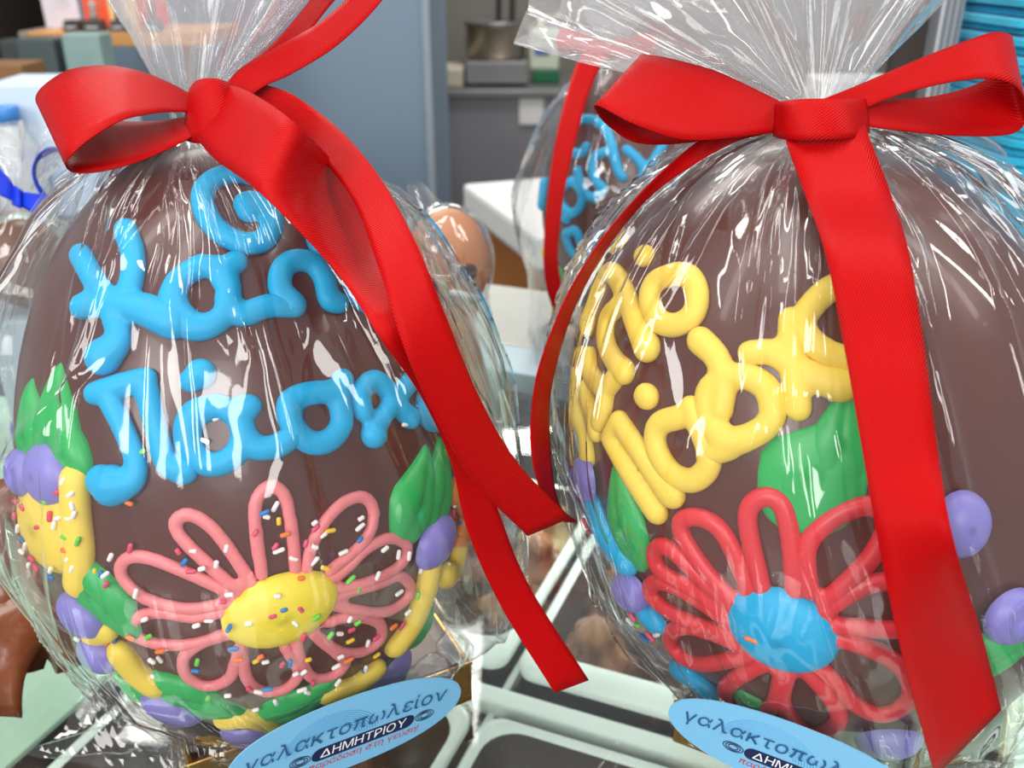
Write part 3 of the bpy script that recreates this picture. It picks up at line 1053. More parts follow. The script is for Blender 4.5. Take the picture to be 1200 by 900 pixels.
GLY = {'\u03c0': [[(0.0, 0.50), (0.56, 0.50)], [(0.16, 0.50), (0.14, 0.2), (0.08, 0.0)], [(0.41, 0.50), (0.41, 0.12), (0.45, 0.03), (0.54, 0.05)]],
       '\u03ba': [[(0.05, 0.54), (0.05, 0.0)], [(0.42, 0.54), (0.06, 0.22)], [(0.17, 0.32), (0.45, 0.0)]],
       '\u03c3': [[(0.24 + 0.20 * math.cos(t), 0.24 + 0.22 * math.sin(t)) for t in np.linspace(0, 6.2832, 15)], [(0.24, 0.48), (0.55, 0.50)]],
       '\u0394': [[(0.03, 0.04), (0.34, 0.68)], [(0.34, 0.68), (0.62, 0.04)], [(0.0, 0.04), (0.66, 0.04)]]}


def glyph(ch):
    """flat outline of one character: vertices, faces, width (em = 1)"""
    if ch == ' ':
        return [], [], 0.22
    if ch in GLY:
        V, F = [], []
        hw = 0.05
        for st in GLY[ch]:
            b = len(V)
            for i, p in enumerate(st):
                q0, q1 = st[max(i - 1, 0)], st[min(i + 1, len(st) - 1)]
                d = Vector((q1[0] - q0[0], q1[1] - q0[1])).normalized()
                V += [(p[0] - d.y * hw, p[1] + d.x * hw), (p[0] + d.y * hw, p[1] - d.x * hw)]
                if i:
                    k = b + 2 * i
                    F.append((k - 2, k - 1, k + 1, k))
        return V, F, max(v[0] for v in V)
    cu = bpy.data.curves.new('printed_text', 'FONT')
    cu.body = ch
    cu.size = 1.0
    cu.resolution_u = 4
    o = bpy.data.objects.new('printed_text', cu)
    COL.objects.link(o)
    me = bpy.data.meshes.new_from_object(o.evaluated_get(bpy.context.evaluated_depsgraph_get()))
    bpy.data.objects.remove(o)
    x0 = min(v.co.x for v in me.vertices)
    V = [(v.co.x - x0, v.co.y) for v in me.vertices]
    F = [tuple(p.vertices) for p in me.polygons]
    bpy.data.meshes.remove(me)
    return V, F, max(v[0] for v in V)


def text_mesh(s, size, shear=0.0, gap=0.09):
    V, F = [], []
    x = 0.0
    for ch in s:
        v, f, w = glyph(ch)
        b = len(V)
        V += [(p[0] + x, p[1] - 0.3) for p in v]
        F += [tuple(b + k for k in q) for q in f]
        x += w + gap
    return [((px - (x - gap) / 2 + shear * py) * size, py * size, 0.0) for px, py in V], F


TXT = [text_mesh('\u03b3\u03b1\u03bb\u03b1\u03ba\u03c4\u03bf\u03c0\u03c9\u03bb\u03b5\u03af\u03bf\u03bd', 0.0106, 0.25, 0.10),
       text_mesh('\u0394\u0397\u039c\u0397\u03a4\u03a1\u0399\u039f\u03a5', 0.0066, 0.2, 0.12),
       text_mesh('\u03c0\u03b1\u03c1\u03ac\u03b4\u03bf\u03c3\u03b7 \u03c3\u03c4\u03b7 \u03b3\u03b5\u03cd\u03c3\u03b7!', 0.0050, 0.25, 0.09)]


def gold_box(A, B, depth, h, label):
    """A, B: front top corners; the box goes back by depth"""
    ztop = A.z
    u = (B - A)
    w = u.length
    u.normalize()
    nrm = Vector((u.y, -u.x, 0))              # outward, towards the lens
    c = (A + B) / 2 - nrm * (depth / 2)
    g = thing('gold_box', (c.x, c.y, 0.0), label, 'box', 'gold boxes under the eggs')
    R = Matrix((u, -nrm, Vector((0, 0, 1)))).transposed()
    box('tray_body', (c.x, c.y, h / 2), (w, depth, h), GOLD, g, rot=R, bevel=0.0006, seg=1)
    box('top_card', (c.x, c.y, h + 0.0002), (w - 0.004, depth - 0.004, 0.0008), GOLDT, g, rot=R)
    for sgn in (-1, 1):
        V, F = tube([c + R @ Vector((-w / 2, sgn * depth / 2, 0)) + Vector((0, 0, h - c.z)), c + R @ Vector((w / 2, sgn * depth / 2, 0)) + Vector((0, 0, h - c.z))], 0.0007, 6)
        mesh('folded_edge', V, F, GOLD, g)
    return g, R, c, w, nrm, u


def sticker(g, cen, u, nrm, a, b, lean=0.12):
    upv = (Vector((0, 0, 1)) + nrm * lean).normalized()
    n = u.cross(upv).normalized()
    if n.dot(nrm) < 0:
        n = -n
    sc = a / 0.0525
    def P(x, y, z):
        return cen + u * x * sc + upv * y * sc + n * z
    V, F = [], []
    k = 64
    for z in (0.0, 0.0004):
        for i in range(k):
            th = 2 * math.pi * i / k
            V.append(P(a / sc * math.cos(th), b / sc * math.sin(th) * (1 + 0.06 * math.cos(2 * th)), z))
    F = [tuple(range(k - 1, -1, -1)), tuple(range(k, 2 * k))] + [(i, (i + 1) % k, k + (i + 1) % k, k + i) for i in range(k)]
    s = tag(mesh('oval_sticker', V, F, STICK, g, smooth=False), 'light blue oval shop sticker with Greek lettering')
    # pale swirls behind the words
    V, F = [], []
    for j in range(9):
        pts = []
        r0 = 0.006 + 0.0011 * j
        for i in range(22):
            th = -0.6 + 3.6 * i / 21 + 0.05 * j
            pts.append(P(-0.002 - 0.012 * (i / 21) + r0 * math.cos(th), 0.002 + r0 * 0.9 * math.sin(th), 0.0003))
        tube(pts, 0.00022, 4, V, F)
    mesh('printed_swirl', V, F, INKL, s)
    # words on a slight arc
    v, f = TXT[0]
    mesh('printed_text', [P(x, y + 0.0046 - 0.9 * x * x, 0.0009) for x, y, z in v], f, INKD, s, smooth=False)
    v2 = rounded_rect(0.047, 0.0074, 0.0036, 5)
    mesh('printed_band', [P(x + 0.006 + 0.2 * y, y - 0.0062, 0.00055) for x, y in v2], [tuple(range(len(v2)))], INKN, s, smooth=False)
    v, f = TXT[1]
    mesh('printed_text', [P(x + 0.006, y - 0.0062, 0.0007) for x, y, z in v], f, INKW, s, smooth=False)
    v, f = TXT[2]
    mesh('printed_text', [P(x + 0.006, y - 0.0128, 0.00055) for x, y, z in v], f, INKR, s, smooth=False)
    for sx in (-0.0225, 0.0345):
        V, F = [], []
        for j in range(3):
            pts = [P(sx + (0.0045 - 0.0012 * j) * math.cos(t), -0.0062 + (0.0028 - 0.0007 * j) * math.sin(t), 0.0005) for t in np.linspace(0, 6.2, 16)]
            tube(pts, 0.00018, 4, V, F)
        mesh('printed_ornament', V, F, INKN, s)


# ---- left egg: blue lettering, pink flower
lowL = EL.low()
HB = max(0.012, lowL + 0.002)
eggL = thing('chocolate_egg', (EL.c.x, EL.c.y, lowL), 'chocolate egg with blue icing letters and a pink flower, at the left', 'chocolate egg', 'decorated chocolate eggs')
shell(EL, eggL)
LET = 0.0041
K = [[(97, 300), (116, 334), (134, 356, 1.1)], [(149, 271), (158, 300), (156, 332), (148, 352)],
     [(101, 360, 1.15), (128, 358, 1.1), (165, 362, 1.3), (205, 378, 1.5)], [(137, 370, 1.1), (142, 398, 1.1), (126, 418, 1.55)]]
pipe(EL, 'letter', K, LET, BLUE, eggL)
pipe(EL, 'letter', [[(236, 313), (209, 332), (206, 365, 1.3), (230, 384, 1.2), (258, 376), (269, 350), (262, 318), (236, 313)], [(262, 330), (266, 316), (276, 309)],
                    [(266, 352), (282, 370), (312, 360), (338, 360)]], LET, BLUE, eggL)
pipe(EL, 'letter', [[(342, 358, 1.15), (328, 340), (330, 318), (345, 307), (366, 311), (379, 330), (384, 352), (394, 356)]], LET, BLUE, eggL)
pipe(EL, 'letter', [[(366, 258), (372, 290), (392, 306), (408, 325), (416, 348), (438, 363)], [(410, 322), (430, 306), (445, 318), (442, 350)]], LET * 0.95, BLUE, eggL)
pipe(EL, 'accent', [[(291, 251), (287, 240), (304, 241), (318, 262), (309, 283), (285, 287), (257, 273), (241, 250), (239, 227), (255, 211), (283, 207), (312, 214)]], LET * 0.98, BLUE, eggL)
pipe(EL, 'letter', [[(115, 461), (140, 453), (172, 445)], [(130, 466), (146, 500, 0.9), (160, 536, 0.9), (158, 560, 1.1), (136, 567, 1.7), (124, 563, 1.4)],
                    [(173, 455), (184, 500, 0.9), (197, 540), (216, 550, 1.2)]], LET, BLUE, eggL)
pipe(EL, 'accent', [[(226, 446, 1.0), (236, 439, 1.25)]], LET, BLUE, eggL)
pipe(EL, 'letter', [[(254, 475), (227, 487, 1.15), (222, 518, 1.1), (240, 542), (266, 540), (284, 518), (280, 488), (254, 475)], [(281, 492), (284, 478), (292, 476)],
                    [(286, 508), (300, 524), (325, 522), (345, 508)]], LET, BLUE, eggL)
pipe(EL, 'letter', [[(390, 459), (358, 462), (339, 474, 1.1), (343, 500), (362, 518), (384, 516), (399, 496), (396, 468), (400, 446)]], LET, BLUE, eggL)
pipe(EL, 'letter', [[(424, 482), (420, 462), (436, 446), (452, 458), (466, 478), (478, 490, 1.1)], [(480, 446), (458, 472), (442, 496), (436, 508, 1.35)]], LET * 0.95, BLUE, eggL)
pipe(EL, 'letter', [[(516, 453), (498, 462), (493, 480), (502, 494), (522, 496)]], LET * 0.95, BLUE, eggL)

PET = 0.0024
cen = blob(EL, 'flower_centre', 329, 714, 0.0195, 0.0135, 12, 0.0058, CYEL, eggL, lift=0.0012)
petals = [
    [(307, 672), (300, 623), (300, 587), (316, 569), (333, 580), (342, 623), (346, 668)],
    [(358, 668), (366, 636), (384, 606), (406, 586), (427, 583), (437, 602), (426, 634), (386, 668)],
    [(380, 680), (402, 668), (430, 641), (458, 630), (476, 640), (467, 662), (434, 680), (396, 690)],
    [(388, 700), (402, 694), (440, 684), (466, 674), (480, 688), (472, 704), (443, 717), (392, 708)],
    [(384, 728), (404, 722), (427, 723), (445, 731), (443, 750), (420, 763), (393, 760), (366, 740)],
    [(372, 746), (394, 764), (404, 774), (393, 788), (367, 793), (353, 775), (346, 750)],
    [(334, 756), (350, 786), (333, 806), (308, 808), (290, 794), (283, 760)],
    [(282, 756), (276, 776), (268, 794), (243, 802), (219, 789), (217, 768), (237, 752), (276, 738)],
    [(276, 736), (232, 752), (188, 753), (158, 741), (160, 724), (187, 716), (230, 722), (272, 712)],
    [(274, 704), (222, 712), (172, 700), (144, 674), (148, 655), (172, 652), (220, 670), (276, 696)],
    [(282, 694), (244, 660), (214, 630), (206, 611), (223, 602), (253, 622), (294, 680)]]
for p in petals:
    pipe(EL, 'petal', [p], PET, PINK, cen, voxel=0.001)

# border of the seam
def border(egg, parent, items):
    for it in items:
        k = it[0]
        if k == 'g':
            tag(blob(egg, 'leaf', it[1], it[2], it[3], it[4], it[5], it[6] if len(it) > 6 else 0.0048, GREEN, parent, ridge=0.28, tip=0.75), 'green icing leaf')
        elif k == 'p':
            tag(blob(egg, 'dot', it[1], it[2], it[3], it[4], it[5], 0.0062, PURP, parent, lift=0.002), 'lilac icing dot')
        elif k == 'Y':
            blob(egg, 'dollop', it[1], it[2], it[3], it[4], it[5], 0.0060, YELL, parent)
        elif k == 'y':
            pipe(egg, 'band', [it[2]], it[1], YELL, parent, voxel=0.0011)
        elif k == 'o':
            pipe(egg, 'band', [it[2]], it[1], ORAN, parent, voxel=0.0011)
        elif k == 'b':
            pipe(egg, 'band', [it[2]], it[1], BLUE, parent, voxel=0.0011)


border(EL, eggL, [
    ('g', 40, 508, 0.016, 0.010, 98), ('g', 66, 510, 0.0205, 0.0125, 88), ('g', 84, 530, 0.012, 0.0085, 105),
    ('Y', 57, 616, 0.0210, 0.0170, 5), ('y', 0.0056, [(92, 562), (94, 600), (98, 640), (96, 680)]),
    ('g', 112, 690, 0.016, 0.010, 120), ('g', 133, 708, 0.015, 0.009, -60), ('g', 90, 722, 0.010, 0.006, 200),
    ('y', 0.0046, [(112, 742), (128, 736)]), ('y', 0.0055, [(146, 762), (162, 782), (182, 798)]),
    ('g', 165, 806, 0.010, 0.006, 150), ('g', 212, 808, 0.015, 0.009, 150), ('g', 242, 824, 0.014, 0.008, -30),
    ('y', 0.0050, [(266, 838), (290, 836), (322, 842)]), ('g', 345, 824, 0.020, 0.010, 25), ('g', 325, 848, 0.012, 0.006, 160),
    ('y', 0.0052, [(384, 808), (410, 800), (436, 782)]), ('y', 0.0056, [(462, 752), (482, 722), (496, 682), (502, 648)]),
    ('g', 494, 742, 0.022, 0.007, 52), ('g', 418, 818, 0.020, 0.006, 28),
    ('g', 486, 586, 0.0175, 0.0120, 66), ('g', 511, 578, 0.018, 0.0105, 76),
    ('p', 36, 552, 0.0085, 0.0085, 0), ('p', 63, 554, 0.0105, 0.0105, 0), ('p', 102, 716, 0.010, 0.0075, -20), ('p', 122, 760, 0.0085, 0.0078, 0),
    ('p', 205, 822, 0.0115, 0.007, -25), ('p', 292, 852, 0.0105, 0.0085, 0), ('p', 370, 836, 0.011, 0.0075, 30), ('p', 453, 780, 0.0105, 0.0085, 15), ('p', 505, 633, 0.0115, 0.0095, 15),
    ('o', 0.0058, [(530, 575), (545, 600), (540, 632)]), ('y', 0.0058, [(518, 672), (534, 668), (546, 650)]), ('o', 0.0052, [(552, 640), (548, 665), (536, 684)])])

# sprinkles: seen positions (px, py, colour, angle)
spk = [(322, 592, 0, 60), (312, 604, 0, 20), (309, 597, 4, 20), (326, 609, 5, 90), (332, 622, 2, 10), (299, 620, 1, 60), (322, 638, 1, 50), (326, 643, 0, 15), (343, 652, 0, -25),
       (355, 632, 1, 70), (365, 636, 0, 30), (377, 625, 0, 30), (385, 620, 5, 0), (368, 617, 1, 35), (367, 611, 0, 30), (420, 606, 0, 20), (419, 616, 0, 30), (415, 628, 4, 40),
       (400, 645, 0, 10), (367, 655, 0, 40), (377, 660, 5, -30), (405, 673, 3, 30), (417, 688, 3, 80), (435, 669, 0, 60), (443, 639, 0, 20), (463, 648, 0, 75), (470, 647, 0, 80),
       (464, 692, 0, 0), (480, 692, 3, 65), (489, 703, 3, -40), (469, 711, 0, 0), (413, 722, 3, 15), (404, 718, 0, 60), (393, 734, 0, -30), (406, 730, 1, 0), (428, 750, 0, 70),
       (434, 739, 1, 0), (408, 747, 5, 0), (394, 760, 0, 0), (403, 764, 2, 0), (358, 763, 5, 0), (338, 767, 4, 80), (330, 774, 1, 60), (344, 779, 0, 20), (353, 777, 0, 30), (351, 797, 0, 0),
       (357, 800, 0, 60), (363, 790, 1, 70), (391, 789, 0, 50), (389, 771, 0, 10), (293, 796, 1, 60), (303, 799, 0, 30), (313, 796, 4, 10), (322, 811, 0, 85), (311, 771, 0, 0), (300, 770, 5, 30),
       (281, 757, 2, 0), (247, 806, 3, 60), (269, 803, 0, 0), (231, 781, 4, 10), (233, 771, 3, 70), (185, 764, 0, 40), (190, 768, 0, 60), (194, 753, 2, 15), (177, 742, 3, 40), (161, 738, 2, -20),
       (177, 717, 0, 30), (234, 724, 0, 20), (246, 723, 0, 0), (263, 697, 1, 0), (271, 685, 0, 0), (240, 660, 0, 15), (256, 655, 0, 80), (266, 640, 0, 80), (218, 656, 4, -50), (211, 644, 1, 60),
       (228, 643, 0, 10), (228, 663, 1, 0), (167, 688, 0, 70), (133, 667, 0, 40), (134, 678, 1, 60), (139, 647, 0, 60), (156, 640, 1, 70), (123, 670, 4, 75), (116, 668, 5, 80),
       (323, 687, 0, 10), (330, 702, 4, 10), (318, 709, 1, 10), (348, 702, 1, 60), (292, 717, 0, 0), (342, 717, 0, -60), (271, 722, 4, 60), (276, 745, 4, 0), (351, 733, 1, 70), (365, 711, 3, 20),
       (305, 754, 2, 20), (380, 731, 3, 45), (350, 671, 2, 10), (155, 588, 2, -20), (168, 530, 3, 30), (187, 492, 3, 60), (255, 490, 0, 20), (241, 516, 0, 20), (470, 498, 0, 0),
       (37, 583, 1, 0), (45, 590, 1, 30), (36, 600, 1, 60), (62, 612, 1, 20), (45, 626, 4, 0), (48, 634, 0, 60), (44, 640, 0, 0), (55, 648, 1, 20), (60, 658, 1, -30), (76, 660, 0, 60),
       (77, 668, 4, 10), (68, 582, 3, 20), (75, 600, 1, 80), (83, 573, 1, 30), (90, 560, 0, 60), (98, 575, 0, 30), (84, 602, 0, 20), (96, 602, 0, 0), (102, 598, 0, 60), (92, 623, 3, 0), (106, 628, 3, 60),
       (91, 638, 2, 0), (95, 648, 0, 50), (100, 658, 0, 60), (80, 610, 0, 70), (52, 655, 0, 60), (40, 614, 0, 60), (100, 588, 0, 80),
       (105, 737, 0, 10), (126, 749, 2, 0), (138, 746, 4, 80), (134, 776, 4, 20), (150, 782, 0, 20), (152, 790, 0, 50), (180, 787, 0, 0), (182, 794, 1, 10), (178, 806, 4, 60), (300, 826, 0, 10), (304, 838, 0, 0),
       (405, 803, 2, 30), (412, 808, 0, 20), (436, 792, 0, 50), (424, 781, 4, 0), (422, 774, 0, 80), (438, 764, 5, 0), (461, 749, 0, 30), (467, 730, 1, 30), (488, 738, 1, 60), (483, 720, 4, 40),
       (453, 727, 2, 0), (489, 665, 0, 60), (505, 655, 4, 0), (526, 601, 1, 80), (528, 590, 0, 40), (534, 612, 4, 70), (548, 628, 4, 40), (520, 662, 0, 20), (550, 614, 4, 70), (536, 553, 4, 0)]
rs = random.Random(2)
for x, y, c_, a_ in spk:
    onflower = 265 < x < 392 and 672 < y < 758
    lf = 0.0062 if onflower else (0.0040 if min(math.hypot(x - q[0], y - q[1]) for pp in petals for q in pp) < 14 else (0.0052 if x < 110 else 0.0018))
    sprinkle(EL, x, y, c_, -a_ if rs.random() < .2 else a_, eggL, rs.uniform(0.6, 1.05), lf)

A, B = on_z(220, 897, HB), on_z(553, 777, HB)
gb, R_, c_, w_, n_, u_ = gold_box(A, B, 0.125, HB, 'gold box with oval sticker supporting the egg with blue letters')
sc_ = (A + B) / 2
u_L, n_L = u_.copy(), n_.copy()

# ---- right egg: yellow lettering, red flower
lowR = ER.low()
HR = max(0.010, lowR + 0.002)
eggR = thing('chocolate_egg', (ER.c.x, ER.c.y, lowR), 'chocolate egg with yellow icing letters and a red flower, at the right', 'chocolate egg', 'decorated chocolate eggs')
shell(ER, eggR)
LY = 0.0042
pipe(ER, 'accent', [[(757, 301, 1.0)]], LY, YELL, eggR)
pipe(ER, 'letter', [[(794, 322), (770, 332), (764, 354), (774, 376), (794, 382), (814, 370), (819, 346), (810, 326), (794, 322)]], LY, YELL, eggR)
pipe(ER, 'letter', [[(694, 384, 1.1), (690, 360), (700, 330), (720, 321), (735, 344), (748, 378, 1.05), (762, 408, 1.25)], [(728, 360), (716, 374), (714, 402), (724, 424), (735, 436, 1.15)]], LY, YELL, eggR)
pipe(ER, 'letter', [[(694, 420, 1.1), (698, 442), (714, 454), (728, 438)], [(714, 452), (712, 476), (706, 494)]], LY, YELL, eggR)
pipe(ER, 'letter', [[(683, 416), (677, 452), (681, 488), (690, 512), (693, 534, 1.1)], [(690, 456), (697, 484), (702, 506)]], LY * 0.95, YELL, eggR)
pipe(ER, 'accent', [[(760, 464, 1.1)]], LY, YELL, eggR)
pipe(ER, 'letter', [[(719, 513), (737, 546), (756, 577), (772, 598, 1.1)], [(729, 494), (749, 523), (771, 556), (790, 578, 1.2)], [(719, 513), (729, 494)]], LY, YELL, eggR)
pipe(ER, 'letter', [[(800, 488), (774, 498), (772, 525), (790, 554), (814, 562), (832, 546), (830, 520), (812, 478)]], LY, YELL, eggR)
pipe(ER, 'letter', [[(823, 400, 1.1), (842, 420), (850, 448), (846, 480)], [(864, 441), (834, 455), (832, 488), (852, 516, 1.15), (886, 508), (906, 488), (900, 456), (876, 440)], [(834, 530), (856, 524)]], LY * 1.02, YELL, eggR)
pipe(ER, 'letter', [[(928, 376), (928, 408), (932, 446), (936, 478)], [(880, 414, 0.95), (906, 414), (932, 430), (960, 444, 1.1), (984, 452, 1.3)]], LY, YELL, eggR)
pipe(ER, 'letter', [[(1000, 336), (976, 338), (951, 360), (940, 384), (962, 410), (1000, 424), (1024, 420)]], LY, YELL, eggR)
cenr = blob(ER, 'flower_centre', 917, 737, 0.0178, 0.0158, -15, 0.0066, BLUE, eggR, lift=0.0012)
rpet = [
    [(896, 696), (879, 624), (879, 594), (896, 581), (915, 588), (926, 624), (932, 690)],
    [(948, 690), (946, 640), (974, 608), (1014, 592), (1040, 606), (1020, 652), (968, 704)],
    [(962, 716), (1012, 685), (1056, 680), (1076, 700), (1060, 734), (970, 730)],
    [(968, 742), (1018, 757), (1058, 782), (1066, 814), (1038, 834), (1004, 824), (976, 794), (950, 770)],
    [(942, 778), (974, 816), (983, 842), (960, 857), (934, 847), (917, 818), (924, 784)],
    [(918, 784), (908, 822), (880, 832), (853, 816), (858, 797), (896, 774)],
    [(876, 766), (822, 776), (790, 757), (790, 738), (814, 733), (868, 752)],
    [(868, 746), (814, 728), (777, 708), (763, 690), (777, 680), (814, 697), (868, 734)],
    [(866, 728), (813, 689), (777, 668), (769, 646), (785, 640), (822, 674), (872, 716)],
    [(872, 714), (829, 668), (801, 624), (803, 607), (828, 607), (853, 630), (884, 702)]]
for p in rpet:
    pipe(ER, 'petal', [p], 0.0033, REDI, cenr, voxel=0.001)
border(ER, eggR, [
    ('p', 693, 563, 0.0085, 0.012, 0), ('g', 735, 610, 0.020, 0.011, 115), ('b', 0.0056, [(700, 592), (714, 622), (738, 656)]), ('p', 745, 690, 0.008, 0.012, -15),
    ('b', 0.0052, [(762, 716), (772, 726)]), ('b', 0.005, [(800, 782), (826, 800), (850, 822)]), ('g', 955, 558, 0.0200, 0.0165, 60, 0.0024), ('g', 985, 520, 0.016, 0.009, 85, 0.0028), ('g', 915, 846, 0.020, 0.009, -20),
    ('p', 1122, 612, 0.0085, 0.010, 0), ('p', 1180, 718, 0.0095, 0.0095, 0), ('p', 1040, 861, 0.011, 0.008, 0), ('p', 1116, 815, 0.010, 0.010, 0), ('g', 1162, 765, 0.019, 0.010, 20)])
for x, y, c_, a_ in ((888, 733, 2, 0), (755, 713, 1, 20), (752, 719, 0, 40), (760, 722, 3, 60), (775, 735, 1, 0), (768, 737, 4, 20), (782, 733, 0, 70), (702, 608, 1, 0), (706, 618, 1, 60)):
    sprinkle(ER, x, y, c_, a_, eggR, 1.2, 0.0068 if x == 888 else 0.0055)
A = on_z(792, 822, HR)
ur = Vector((math.cos(math.radians(-29)), math.sin(math.radians(-29)), 0))
B = A + ur * 0.122
gbr, R_, c_, w_, n_, u_ = gold_box(A, B, 0.125, HR, 'gold box with oval sticker under the egg with yellow letters')
u_R, n_R = u_.copy(), n_.copy()

# ---- egg in the back: blue lettering
lowB = EB.low()
eggB = thing('chocolate_egg', (EB.c.x, EB.c.y, lowB), 'smaller looking chocolate egg behind with blue letters, partly hidden', 'chocolate egg', 'decorated chocolate eggs')
shell(EB, eggB)
pipe(EB, 'accent', [[(688, 172), (683, 180), (670, 178), (665, 166), (668, 150), (680, 141), (698, 142), (710, 152), (718, 172), (720, 186)]], 0.0040, BLUE, eggB, voxel=0.0013)
pipe(EB, 'letter', [[(712, 178), (698, 184), (695, 200), (700, 214), (708, 222), (696, 232), (684, 222), (678, 200)], [(720, 180), (724, 198), (730, 208)]], 0.0040, BLUE, eggB, voxel=0.0013)
pipe(EB, 'letter', [[(672, 212), (660, 222), (660, 240), (672, 250), (682, 240), (682, 224), (672, 212)], [(664, 256)]], 0.0040, BLUE, eggB, voxel=0.0013)
pipe(EB, 'letter', [[(735, 176), (750, 190), (760, 210)], [(776, 172), (762, 195), (748, 214)]], 0.0040, BLUE, eggB, voxel=0.0013)
pipe(EB, 'letter', [[(664, 275), (670, 292), (682, 306)], [(664, 274), (676, 270), (682, 285), (690, 300)], [(700, 270), (694, 285)]], 0.0040, BLUE, eggB, voxel=0.0013)
border(EB, eggB, [('y', 0.006, [(630, 302), (633, 316), (630, 322)]), ('g', 660, 325, 0.016, 0.007, -20), ('o', 0.005, [(650, 345), (654, 360)]), ('b', 0.005, [(640, 215), (637, 240)]), ('b', 0.004, [(643, 372), (645, 376)])])
bc = Vector((EB.c.x, EB.c.y - 0.01, 0))
HBk = max(0.01, lowB + 0.002)
gold_box(Vector((bc.x - 0.06, bc.y - 0.05, HBk)), Vector((bc.x + 0.06, bc.y - 0.065, HBk)), 0.12, HBk, 'gold box under the egg in the back')

# ------------------------------------------------------------------ cellophane bags
def lvl(y, xl, xr, d, front, back, ex=2.2):
    a, b = at(xl, y, d), at(xr, y, d)
    return ((a + b) / 2, (b - a).length / 2, front, back, ex)


gc = Vector((gb.location.x, gb.location.y, 0.0))
tieL = at(225, 128, 0.330)
bagL = thing('cellophane_bag', gc, 'clear cellophane bag around the egg with blue letters, gathered under the left red bow', 'cellophane bag', 'cellophane bags')
AL = math.atan2(u_L.y, u_L.x)
LV = [(gc + Vector((0, 0, 0.001)), 0.0625, 0.0640, 0.0640, 9.0, AL), (gc + Vector((0, 0, HB * 0.6)), 0.0625, 0.0640, 0.0640, 9.0, AL), (gc + Vector((0, 0, HB)), 0.064, 0.0645, 0.0645, 8.0, AL),
      (gc + Vector((0.0, -0.002, HB + 0.014)), 0.064, 0.062, 0.074, 3.4, AL * 0.8),
      lvl(690, 112, 604, 0.405, 0.072, 0.10, 2.2), lvl(600, 38, 612, 0.388, 0.085, 0.10), lvl(500, 2, 604, 0.372, 0.085, 0.098), lvl(400, 8, 570, 0.360, 0.080, 0.09),
      lvl(310, 32, 522, 0.350, 0.07, 0.08), lvl(240, 82, 455, 0.342, 0.052, 0.06), lvl(190, 140, 350, 0.336, 0.03, 0.035), lvl(158, 196, 270, 0.332, 0.014, 0.014), (tieL, 0.009, 0.008, 0.008, 2.0)]
filmL = bag_body('bag_film', LV, [EL], bagL, 11, amp=1.45)
ruffle('gathered_mouth', tieL, -27, 46, 0.105, 0.020, bagL, 5, tilt=6)
# loose flap of film on the glass at the lower left
def flap(name, pts, parent, seed, m=FILM):
    """crumpled sheet: quad pts (world) with sharp facets"""
    rng = np.random.default_rng(seed)
    n = 26
    V, F = [], []
    P = [np.array(p) for p in pts]
    H = np.zeros((n + 1, n + 1))
    I, J = np.meshgrid(np.linspace(0, 1, n + 1), np.linspace(0, 1, n + 1))
    for _ in range(16):
        x0, y0, an = rng.uniform(0, 1), rng.uniform(0, 1), rng.uniform(0, np.pi)
        ac = -(I - x0) * np.sin(an) + (J - y0) * np.cos(an)
        H += rng.uniform(0.001, 0.006) * np.maximum(0, 1 - np.abs(ac) / rng.uniform(0.08, 0.3))
    for i in range(n + 1):
        for j in range(n + 1):
            u, v = i / n, j / n
            p = (P[0] * (1 - u) + P[1] * u) * (1 - v) + (P[3] * (1 - u) + P[2] * u) * v
            V.append(p + np.array([0, 0, 1]) * (H[i, j] * 0.8 + 0.001))
    for i in range(n):
        for j in range(n):
            F.append((i * (n + 1) + j, (i + 1) * (n + 1) + j, (i + 1) * (n + 1) + j + 1, i * (n + 1) + j + 1))
    return mesh(name, V, F, m, parent, smooth=False)


flap('bottom_flap', [on_z(130, 815, 0.02), on_z(230, 850, 0.004), on_z(225, 930, 0.004), on_z(36, 900, 0.006)], bagL, 3)

grc = Vector((gbr.location.x, gbr.location.y, 0.0))
tieR = at(958, 128, 0.318)
bagR = thing('cellophane_bag', grc, 'clear cellophane bag around the egg with yellow letters, gathered under the right red bow', 'cellophane bag', 'cellophane bags')
AR = math.atan2(ur.y, ur.x)
LV = [(grc + Vector((0, 0, 0.001)), 0.0630, 0.0640, 0.0640, 9.0, AR), (grc + Vector((0, 0, HR * 0.6)), 0.0630, 0.0640, 0.0640, 9.0, AR), (grc + Vector((0, 0, HR)), 0.0645, 0.0645, 0.0645, 8.0, AR),
      (grc + Vector((0.0, -0.002, HR + 0.014)), 0.062, 0.062, 0.074, 3.4, AR * 0.8),
      lvl(740, 806, 1230, 0.392, 0.070, 0.10), lvl(640, 722, 1290, 0.375, 0.08, 0.105), lvl(540, 660, 1296, 0.362, 0.09, 0.102), lvl(440, 650, 1262, 0.350, 0.085, 0.095),
      lvl(340, 668, 1236, 0.340, 0.075, 0.085), lvl(260, 720, 1195, 0.332, 0.058, 0.07), lvl(205, 790, 1120, 0.326, 0.038, 0.045), lvl(168, 880, 1030, 0.321, 0.016, 0.018), (tieR, 0.010, 0.008, 0.008, 2.0)]
filmR = bag_body('bag_film', LV, [ER], bagR, 23, amp=1.45)
ruffle('gathered_mouth', tieR, -76, 44, 0.108, 0.024, bagR, 9, tilt=4)

